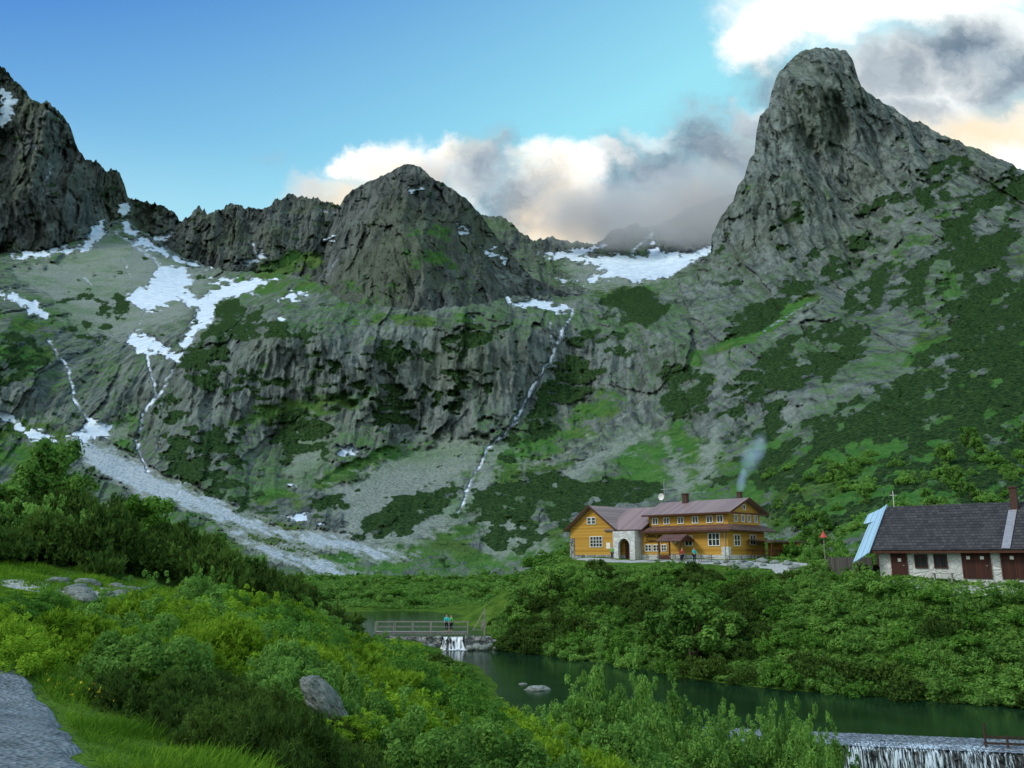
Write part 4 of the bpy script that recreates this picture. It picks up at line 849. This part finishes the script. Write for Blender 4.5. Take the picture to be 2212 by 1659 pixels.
roofslab('pent_roof',[(-12.6,-.85,3.45),(.9,-.85,3.45),(.2,.95,4.15),(-12.6,.95,4.15)],M['roofdark'],.14)
roofslab('pent_roof',[(.9,-.85,3.45),(1.5,9.2,3.3),(-.45,9.2,4.15),(-.45,.95,4.15),(.2,.95,4.15)],M['roofdark'],.14)
b=MB();b.box(-12.6,.9,-.88,-.8,3.2,3.42);b.box(-13.0,.5,.1,.16,5.37,5.55);b.box(.5,.56,.15,8.9,5.35,5.55);b.build('fascia',M['brown'],hut)
b=MB()
b.slab([(-25.8,-1.36,3.58),(-21,-1.36,6.98),(-21,-1.36,7.25),(-25.8,-1.36,3.85)],.06);b.slab([(-21,-1.36,6.98),(-16.3,-1.36,3.63),(-16.3,-1.36,3.9),(-21,-1.36,7.25)],.06);b.build('verge_board',M['brown'],hut)
b=MB();b.slab([(.55,.1,5.37),(.55,4.55,7.23),(.55,4.55,7.49),(.55,.1,5.63)],.06);b.slab([(.55,4.55,7.23),(.55,9,5.37),(.55,9,5.63),(.55,4.55,7.49)],.06);b.build('verge_board',M['brown'],hut)
cxa,hw,sp_h=-14.9,.95,1.6
b=MB();x0,x1,zt=-16.75,-13.05,3.55;arc=[(cxa-hw*math.cos(math.pi*i/12),sp_h+hw*1.05*math.sin(math.pi*i/12)) for i in range(13)]
for yy in(-1.35,-.95):
    top=[(x0+(x1-x0)*i/12,zt) for i in range(13)]
    vs=[(p[0],yy,p[1]) for p in arc]+[(p[0],yy,p[1]) for p in top];b.add(vs,[(i,i+1,i+14,i+13) for i in range(12)])
    b.add([(x0,yy,-2),(cxa-hw,yy,-2),(cxa-hw,yy,sp_h),(x0,yy,zt)],[(0,1,2,3)]);b.add([(cxa+hw,yy,-2),(x1,yy,-2),(x1,yy,zt),(cxa+hw,yy,sp_h)],[(0,1,2,3)])
vs=[(p[0],-1.35,p[1]) for p in arc]+[(p[0],-.95,p[1]) for p in arc];b.add(vs,[(i,i+13,i+14,i+1) for i in range(12)])
b.box(x0,x0+.02,-1.35,-.06,-2,zt);b.box(x1-.02,x1,-1.35,-.06,-2,zt);b.box(cxa-hw-.02,cxa-hw,-1.35,-.95,-2,sp_h);b.box(cxa+hw,cxa+hw+.02,-1.35,-.95,-2,sp_h)
b.build('arch_entrance',M['stone'],hut)
b=MB();b.box(cxa-.75,cxa+.75,-.14,-.06,.0,2.3);b.build('door',M['brown'],hut)
for t in(11.3,9.5,7.3,5.1,3.0,1.5): window(hut,'f',-t,4.78,.75,.72,.9,1,0)
window(hut,'f',-1.9,2.3,1.5,1.4,0,2,1);window(hut,'f',-5.6,2.2,1.0,1.1,0,1,1)
window(hut,'f',-11.9,1.35,.9,.7,0,1,1);window(hut,'f',-10.6,1.35,.9,.7,0,1,1);window(hut,'f',-9.4,1.35,.7,.7,0,1,1)
window(hut,'f',-20.2,2.25,2.1,1.3,-.7,3,2);window(hut,'f',-21.4,5.1,.6,.8,-.7,0,1);window(hut,'f',-20.6,5.1,.6,.8,-.7,0,1)
for yy in(2.6,4.2,5.6,7.2): window(hut,'e',yy,4.9,.6,.75,-.4,1,0)
window(hut,'e',4.55,6.3,.5,.5,-.38,0,0)
window(hut,'e',2.0,2.2,1.2,1.2,0,1,1);window(hut,'e',5.6,2.3,1.2,1.1,0,1,1)
for t in(.35,12.9): MB().tube((-t,-.12,-.5),(-t,-.12,3.4),.05).build('drainpipe',M['metal'],hut)
b=MB();b.box(-8.95,-8.3,3.7,4.3,6.7,8.3);b.box(-9.05,-8.2,3.6,4.4,8.3,8.42);b.build('chimney',M['brick'],hut)
b=MB();b.box(-1.65,-1.15,5.2,5.7,6.4,8.2);b.box(-1.72,-1.08,5.12,5.78,8.2,8.3);b.build('chimney',M['brick'],hut)
b=MB();b.tube((-12.4,4.5,7.0),(-12.4,4.5,10.2),.05);b.tube((-12.9,4.5,9.2),(-11.9,4.5,9.2),.03);b.build('antenna_mast',M['metal'],hut)
b=MB();vs=[(-12.6,4.2,8.2)]
for ring in range(1,4):
    for i in range(14): t=6.283*i/14;rr2=.16*ring;vs.append((-12.6+rr2*math.cos(t),4.2-.05*ring*ring*.35,8.2+rr2*math.sin(t)))
fs=[(0,1+i,1+(i+1)%14) for i in range(14)]+[(1+14*r+i,1+14*(r+1)+i,1+14*(r+1)+(i+1)%14,1+14*r+(i+1)%14) for r in range(2) for i in range(14)]
b.add(vs,fs);b.tube((-12.6,4.25,8.2),(-12.4,4.5,8.2),.03);b.build('satellite_dish',M['white'],hut,True)
def lettering(txt,loc,size,par,rot,mat,name='lettering'):
    cu=bpy.data.curves.new(name,'FONT');cu.body=txt;cu.size=size;cu.extrude=.03;cu.align_x='CENTER';ob=bpy.data.objects.new('tmp',cu);COL.objects.link(ob)
    dg=bpy.context.evaluated_depsgraph_get();me=bpy.data.meshes.new_from_object(ob.evaluated_get(dg));bpy.data.objects.remove(ob)
    me.materials.clear();me.materials.append(mat);o=link(name,me,par,loc);o.rotation_euler=rot;return o
lettering('Chata pri',(-11.0,-.06,2.7),.70,hut,(math.pi/2,0,0),M['brown']);lettering('Zelenom plese',(-10.4,-.06,2.05),.64,hut,(math.pi/2,0,0),M['brown'])
def disc(x,z,r,mat,n_):
    b=MB();b.tube((x,-.02,z),(x,-.08,z),r,r,20);return b.build(n_,mat,hut)
disc(-7.6,2.8,.3,M['red'],'round_sign');disc(-7.65,2.1,.24,M['white'],'round_sign')
b=MB();b.box(-18.4,-17.7,-.76,-.72,1.3,2.1);b.build('notice_board',M['white'],hut)
b=MB();b.slab([(-8.2,-3.2,2.15),(-4.6,-3.2,2.15),(-4.6,-1.7,2.95),(-8.2,-1.7,2.95)],.12);b.slab([(-8.2,-1.7,2.95),(-4.6,-1.7,2.95),(-4.6,-.1,2.2),(-8.2,-.1,2.2)],.12);b.build('porch_roof',M['roofdark'],hut)
for xx in(-8,-6.4,-4.8): MB().box(xx-.08,xx+.08,-3.05,-2.89,-1.5,2.12).build('porch_post',M['brown'],hut)
b=MB();b.box(-8,-4.8,-3.02,-2.94,.5,.6);b.box(-8,-6.4,-3.02,-2.94,-.2,.45);b.prism_x([(-3.1,2.1),(-.2,2.1),(-1.7,2.8)],-4.75,-4.68);b.build('porch_rail',M['brown'],hut)
b=MB();b.slab([(.3,4.0,2.35),(3.6,4.0,2.1),(3.6,12.2,2.1),(.3,12.2,2.35)],.12);b.build('veranda_roof',M['roofdark'],hut)
for yy in(4.2,6.2,8.2,10,12): MB().box(3.3,3.42,yy-.06,yy+.06,-2,2.05).build('veranda_post',M['brown'],hut)
b=MB();b.box(.1,3.5,4,12.2,-.1,.02)
for i in range(17):
    u=4.1+i*.42;b.slab([(3.46,u,.1),(3.46,u+.08,.1),(3.46,u+.9,1.0),(3.46,u+.82,1.0)],.03);b.slab([(3.49,u+.82,.1),(3.49,u+.9,.1),(3.49,u+.08,1.0),(3.49,u,1.0)],.03)
for i in range(7):
    u=.1+i*.42;b.slab([(u,3.96,-1.2),(u+.08,3.96,-1.2),(u+.9,3.96,1),(u+.82,3.96,1)],.03)
b.box(.1,3.5,3.92,3.98,1.0,1.1);b.box(3.42,3.5,4,12.2,1.0,1.1);b.build('lattice_railing',M['brown'],hut)
b=MB();b.box(.3,3.2,8.6,12,0.02,2.0);b.build('veranda_wall',M['ochre'],hut)
lc=hut.matrix_basis@Vector((-1.4,5.5,8.3))
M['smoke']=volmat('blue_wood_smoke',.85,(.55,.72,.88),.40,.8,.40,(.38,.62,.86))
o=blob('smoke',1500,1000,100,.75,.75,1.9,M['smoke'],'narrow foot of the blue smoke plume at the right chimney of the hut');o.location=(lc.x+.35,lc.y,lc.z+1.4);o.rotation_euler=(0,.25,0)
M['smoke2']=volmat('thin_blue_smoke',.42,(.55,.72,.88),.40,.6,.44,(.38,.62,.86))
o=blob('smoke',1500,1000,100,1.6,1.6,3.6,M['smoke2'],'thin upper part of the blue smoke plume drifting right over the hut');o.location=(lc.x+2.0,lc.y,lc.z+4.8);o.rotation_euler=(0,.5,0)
# picnic tables
tb0=empty('picnic_table',(0,0,0))
MB().box(-.9,.9,-.4,.4,.72,.78).build('tabletop',M['greywood'],tb0)
for s_ in(-1,1): MB().box(-.9,.9,s_*.75-.14,s_*.75+.14,.42,.47).build('bench',M['greywood'],tb0)
for s_ in(-1,1): MB().box(s_*.7-.04,s_*.7+.04,-.8,.8,.36,.42).box(s_*.7-.04,s_*.7+.04,-.3,-.2,0,.72).box(s_*.7-.04,s_*.7+.04,.2,.3,0,.72).build('leg',M['greywood'],tb0)
def dup(root):
    r=root.copy();COL.objects.link(r)
    for ch in list(root.children):
        c_=ch.copy();COL.objects.link(c_);c_.parent=r
        for g_ in ch.children: d_=g_.copy();COL.objects.link(d_);d_.parent=c_
    return r
for i,(x,y) in enumerate([(22.5,99.5),(20.0,102.0),(25.3,97.0),(17.2,104.2)]):
    o=tb0 if i==0 else dup(tb0);o.location=(x,y,gzs(x,y)+.03);o.rotation_euler.z=-.8+.1*i
    setp(o,'weathered wooden picnic table with benches in front of the hut','table','picnic tables in front of the hut')
# ------------------------------------------------------------ long stone building
ann=empty('stone_building',(31.6,73.5,7.6),-math.radians(42));setp(ann,'long low stone building with dark shingle roof and brown doors at the right edge','building')
b=MB();b.box(0,22,0,8.5,-3,2.35);b.prism_x([(0,2.351),(8.5,2.351),(4.25,5.7)],.02,21.98);b.build('wall',M['stone'],ann)
b=MB();b.slab([(-.5,-.75,2.3),(22.6,-.75,2.3),(22.6,4.25,6.2),(-.5,4.25,6.2)],.14);b.slab([(-.5,4.25,6.2),(22.6,4.25,6.2),(22.6,9.2,2.3),(-.5,9.2,2.3)],.14);rf=b.build('roof',M['shingle'],ann)
b=MB();b.box(9.75,10.25,3.3,3.9,5.0,7.3);b.box(9.68,10.32,3.22,3.98,7.3,7.42);b.build('chimney',M['brick'],rf)
b=MB();b.slab([(9.6,-.8,2.38),(10.2,-.8,2.38),(10.2,3.2,5.51),(9.6,3.2,5.51)],.05);b.build('metal_flashing',M['metal'],rf)
b=MB();b.box(-.5,22.6,-.80,-.72,2.02,2.2);b.build('fascia',M['brown'],ann)
b=MB();b.box(.0,22,-.06,-.003,2.05,2.33);b.build('eave_boards',M['ochre'],ann)
b=MB();b.slab([(-1.7,-1.55,1.2),(-.35,-1.3,2.1),(-.35,4.25,6.42),(-1.7,4.25,5.45)],.08);b.build('metal_lean_roof',M['bluemetal'],ann)
b=MB();b.slab([(-2.1,2.9,4.65),(-.3,2.9,5.05),(-.3,4.3,6.3),(-2.1,4.3,5.55)],.08);b.build('metal_lean_roof',M['bluemetal'],ann)
b=MB();b.box(-1.6,-1.45,-1.3,-1.15,-1.5,1.15);b.box(-1.6,-.05,3.9,4.0,-1.5,4.0);b.box(-1.6,-1.5,-1.1,3.9,-1.5,1.0);b.build('lean_to_frame',M['fencewood'],ann)
M['doorred']=planks('dark_brown_door_boards',(.075,.03,.025),(.045,.02,.016),0,.18)
def door(par,x0,x1,h,dbl=False):
    b=MB();b.box(x0,x1,-.08,.02,0,h);d=b.build('door',M['doorred'],par)
    b=MB();b.box(x0-.1,x0,-.12,.02,0,h+.1);b.box(x1,x1+.1,-.12,.02,0,h+.1);b.box(x0,x1,-.12,.02,h,h+.1)
    if dbl:b.box((x0+x1)/2-.03,(x0+x1)/2+.03,-.1,-.081,0,h)
    b.build('door_frame',M['brown'],d);MB().box(x1-.25,x1-.12,-.14,-.085,1.0,1.05).build('handle',M['metal'],d)
door(ann,1.1,2.2,1.9);door(ann,6.6,8.5,1.95,True);door(ann,9.4,11.2,1.95,True)
for cx in(3.4,4.9): window(ann,'f',cx,1.35,.85,.95,0,1,0,'brown')
for cx,cz in((7.0,1.65),(8.0,1.65),(1.7,1.45),(10.1,1.65)): MB().box(cx-.13,cx+.13,-.11,-.082,cz-.13,cz+.13).build('notice',M['white'],ann)
b=MB();b.tube((.3,4.2,6),(.3,4.2,7.6),.03);b.tube((0,4.2,7.2),(.6,4.2,7.2),.02);b.build('antenna',M['white'],ann)
b=MB();b.box(4.4,6.0,-1.0,-.6,.38,.44);b.box(4.5,4.6,-.95,-.65,-.3,.38);b.box(5.8,5.9,-.95,-.65,-.3,.38);ob=b.build('bench',M['greywood'],None,loc=(31.6,73.5,7.6),rz=-math.radians(42));setp(ob,'low wooden bench against the long stone building','bench')
p0=Vector(at(1790,1240,79));p1=Vector(at(1886,1243,75.5));d=(p1-p0);L_=math.hypot(d.x,d.y)
fe=empty('board_fence',(p0.x,p0.y,7.4),math.atan2(d.y,d.x));setp(fe,'dark grey board fence beside the long stone building','fence')
b=MB()
for i in range(int(L_/.17)): b.box(i*.17,i*.17+.15,0,.03,-1,1.85+.05*random.random())
b.build('boards',M['darkwood'],fe)
for xx in(0,L_/2,L_-.1): MB().box(xx,xx+.1,.05,.15,-1,1.95).build('post',M['darkwood'],fe)
x,y,z=at(1779,1160,84);rm=empty('marker_pole',(x,y,z-1.8));setp(rm,'small red pointed cap on a pole between the hut and the stone building','pole')
MB().tube((0,0,-1),(0,0,1.9),.04).build('pole',M['greywood'],rm);b=MB();b.tube((0,0,1.75),(0,0,2.3),.36,.05,12);b.tube((0,0,2.3),(0,0,2.5),.05,.02,8);b.build('red_cap',M['red'],rm)
# ------------------------------------------------------------ bridge
bx0=Vector((at(812,1367,91))) ;bx1=Vector(at(1010,1367,91));bl=(bx1-bx0).x
br=empty('footbridge',(bx0.x,91.0,1.62));setp(br,'weathered wooden footbridge with railings over the outflow of the upper pond','bridge')
b=MB();b.box(0,bl,-.5,.5,-.08,0)
for i in range(int(bl/.25)): b.box(i*.25,i*.25+.22,-.55,.55,0.003,.035)
b.build('deck',M['greywood'],br)
for s_ in (-.42,.42): MB().box(0,bl,s_-.07,s_+.07,-.2,-.085).build('beam',M['greywood'],br)
for s_ in (-.52,.52):
    MB().box(-.1,bl+.1,s_-.03,s_+.03,1.0,1.06).build('handrail',M['greywood'],br);MB().box(-.1,bl+.1,s_-.02,s_+.02,.5,.555).build('mid_rail',M['greywood'],br)
    for i in range(6): xx=bl*i/5;MB().box(xx-.045,xx+.045,s_-.045+(.06 if s_>0 else -.06),s_+.045+(.06 if s_>0 else -.06),-.25,1.06).build('railing_post',M['greywood'],br)
x,y,z=at(1020,1362,91);b=MB();b.slab([(0,0,0),(.12,0,0),(1.3,.1,2.0),(1.18,.1,2.0)],.1);b.box(1.2,1.35,0,.12,-1,2.3);b.box(.9,1.4,.02,.08,0.2,1.0);b.box(0,1.3,.13,.2,0,.08)
setp(b.build('sluice_frame',M['greywood'],None,loc=(x,91,z)),'small grey timber frame at the right end of the footbridge','frame')
for (x0,x1,lab) in((-4.9,-2.2,'low dry stone wall right of the small waterfall'),(-13,-7.3,'low dry stone wall left of the small waterfall'),(-7.4,-4.8,'low stone sill behind the small waterfall')):
    bm=bmesh.new();bmesh.ops.create_cube(bm,size=1);bmesh.ops.subdivide_edges(bm,edges=bm.edges,cuts=14,use_grid_fill=True)
    sill='sill' in lab
    for v in bm.verts: v.co=Vector(((x0+x1)/2+v.co.x*(x1-x0),(90.45 if sill else 90.2)+v.co.y*.9,(-.05 if sill else .15)+v.co.z*2.1))
    P=np.array([v.co[:] for v in bm.verts]);n=fbm(P[:,0]*1.8,P[:,1]*1.8,P[:,2]*1.8,3)
    for v,q in zip(bm.verts,n): v.co.y-=q*(.1 if sill else .5);v.co.z+=q*(.1 if sill else .35)
    me=bpy.data.meshes.new('stone_wall');bm.to_mesh(me);bm.free();me.materials.append(M['wetstone'] if sill else M['stone_grey']);setp(link('stone_wall',me),lab,'wall')
V=[];nn=26
for r_,(py,pz) in enumerate([(90.9,1.16),(90.2,1.13),(89.8,.92),(89.62,.5),(89.5,.08),(89.1,.05),(88.3,.03)]):
    for i in range(nn): V.append((-7.2+2.2*i/(nn-1)+(.15*(r_-3) if i in(0,nn-1) else 0)*(1 if i else -1),py+.10*random.uniform(-1,1),pz+.03*random.random()))
Q=[(r*nn+c,r*nn+c+1,(r+1)*nn+c+1,(r+1)*nn+c) for r in range(6) for c in range(nn-1)]
setp(link('waterfall',np_mesh('waterfall',V,Q,M['foam2'])),'small white waterfall under the footbridge','water',kind='structure')
p0=at(2130,1612,44.5)
fw=empty('wooden_fence',(p0[0],p0[1],p0[2]-.6),-.2);setp(fw,'dark wooden rail fence at the right end of the weir','fence')
for i in range(5): MB().tube((i*1.0,0,-1.5),(i*1.0,0,1.15 if i else 1.7),.06).build('post',M['fencewood'],fw)
for z_ in(.35,.75,1.05): MB().box(-.1,4.2,-.03,.03,z_-.05,z_+.05).build('rail',M['fencewood'],fw)
p0=Vector(at(1180,1228,103));fl=empty('rail_fence',(p0.x,p0.y,gzs(p0.x,p0.y)),.25);setp(fl,'thin wooden rail fence at the left end of the hut','fence')
for i in range(5): MB().tube((i*1.0,0,-.5),(i*1.0,0,1.0),.05).build('post',M['greywood'],fl)
for z_ in(.5,.92): MB().box(-.1,4.1,-.03,.03,z_-.04,z_+.04).build('rail',M['greywood'],fl)
# ------------------------------------------------------------ people
def skinned(name,verts,edges,radii,mat,parent,sub=1,root=0):
    me=bpy.data.meshes.new(name);me.from_pydata(verts,edges,[]);o=link(name,me,parent);me.materials.append(mat)
    md=o.modifiers.new('skin','SKIN')
    for i,r in enumerate(radii):
        me.skin_vertices[0].data[i].radius=(r,r); me.skin_vertices[0].data[i].use_root=(i==root)
    md.use_smooth_shade=True
    s_=o.modifiers.new('sub','SUBSURF');s_.levels=sub;s_.render_levels=sub;return o
def person(loc,rz,label,top,legs,lean=0.0,arm=.25,h=1.0):
    e=empty('person',loc,rz);e.scale=(h,h,h);setp(e,label,'person')
    hip=.93;knee=(.03,.5);foot=(0,.08);f=lean
    V=[(0,0,hip),(0,f*.3,hip+.25),(0,f*.6,hip+.48),(0,f*.75,hip+.57),(0,f*.85,hip+.68),(0,f*.85,hip+.80)]
    E=[(0,1),(1,2),(2,3),(3,4),(4,5)];R=[.14,.125,.14,.055,.085,.075]
    tv=[V[0],V[1],V[2],V[3]];te=[(0,1),(1,2),(2,3)];tr=[.16,.145,.16,.07];lv=[V[0]];le=[];lr=[.16]
    for s_ in(-1,1):
        sh=(s_*.19,f*.6,hip+.47);el=(s_*.25,f*.6+arm*.5,hip+.22);wr2=(s_*.2,f*.6+arm*1.3,hip+.08);pa=(s_*.19,f*.6+arm*1.5,hip+.02)
        n=len(V);V+= [sh,el,wr2,pa];E+=[(2,n),(n,n+1),(n+1,n+2),(n+2,n+3)];R+=[.055,.042,.028,.035]
        for q in range(5):
            V.append((pa[0]+(q-2)*.017,pa[1]+.05+.01*(q!=0),pa[2]-.06+.015*abs(q-2)));E.append((n+3,len(V)-1));R.append(.009)
        m=len(tv);tv+=[sh,el,(wr2[0],wr2[1]-.02,wr2[2]+.02)];te+=[(2,m),(m,m+1),(m+1,m+2)];tr+=[.07,.055,.045]
        hp=(s_*.1,0,hip-.04);kn=(s_*.11,knee[0],knee[1]);an=(s_*.11,foot[0],foot[1]+.02);to=(s_*.12,foot[0]+.16,.03)
        n=len(V);V+=[hp,kn,an,to];E+=[(0,n),(n,n+1),(n+1,n+2),(n+2,n+3)];R+=[.085,.06,.045,.035]
        m=len(lv);lv+=[hp,kn,(an[0],an[1],an[2]+.06)];le+=[(0,m),(m,m+1),(m+1,m+2)];lr+=[.1,.075,.06]
    skinned('body',V,E,R,M['skin'],e);skinned('jacket',tv,te,tr,M[top],e);skinned('trousers',lv,le,lr,M[legs],e)
    hv=[(0,f*.85-.03,hip+.72),(0,f*.85-.025,hip+.82)];skinned('hair',hv,[(0,1)],[.085,.09],M['hair'],e)
xb,_,_=at(965,1360,91)
person((xb,90.85,1.66),math.pi,'person in a turquoise jacket and dark trousers standing on the footbridge','turq','navy')
person((xb+.45,91.15,1.66),math.pi*.8,'person in a green top standing beside the railing on the footbridge','green_c','navy',h=.95)
def onbank(px,Y): a,b=ray(px,1210);return (a*Y,Y,gzs(a*Y,Y)+.03)
person(onbank(1323,110.5),2.6,'person in a green jacket standing left of the stone arch','green_c','navy')
person(onbank(1474,99.0),2.2,'person in a red top standing near the hut porch','redc','navy')
person(onbank(1500,98.2),3.6,'person in a turquoise top standing beside the picnic tables','turq','navy')
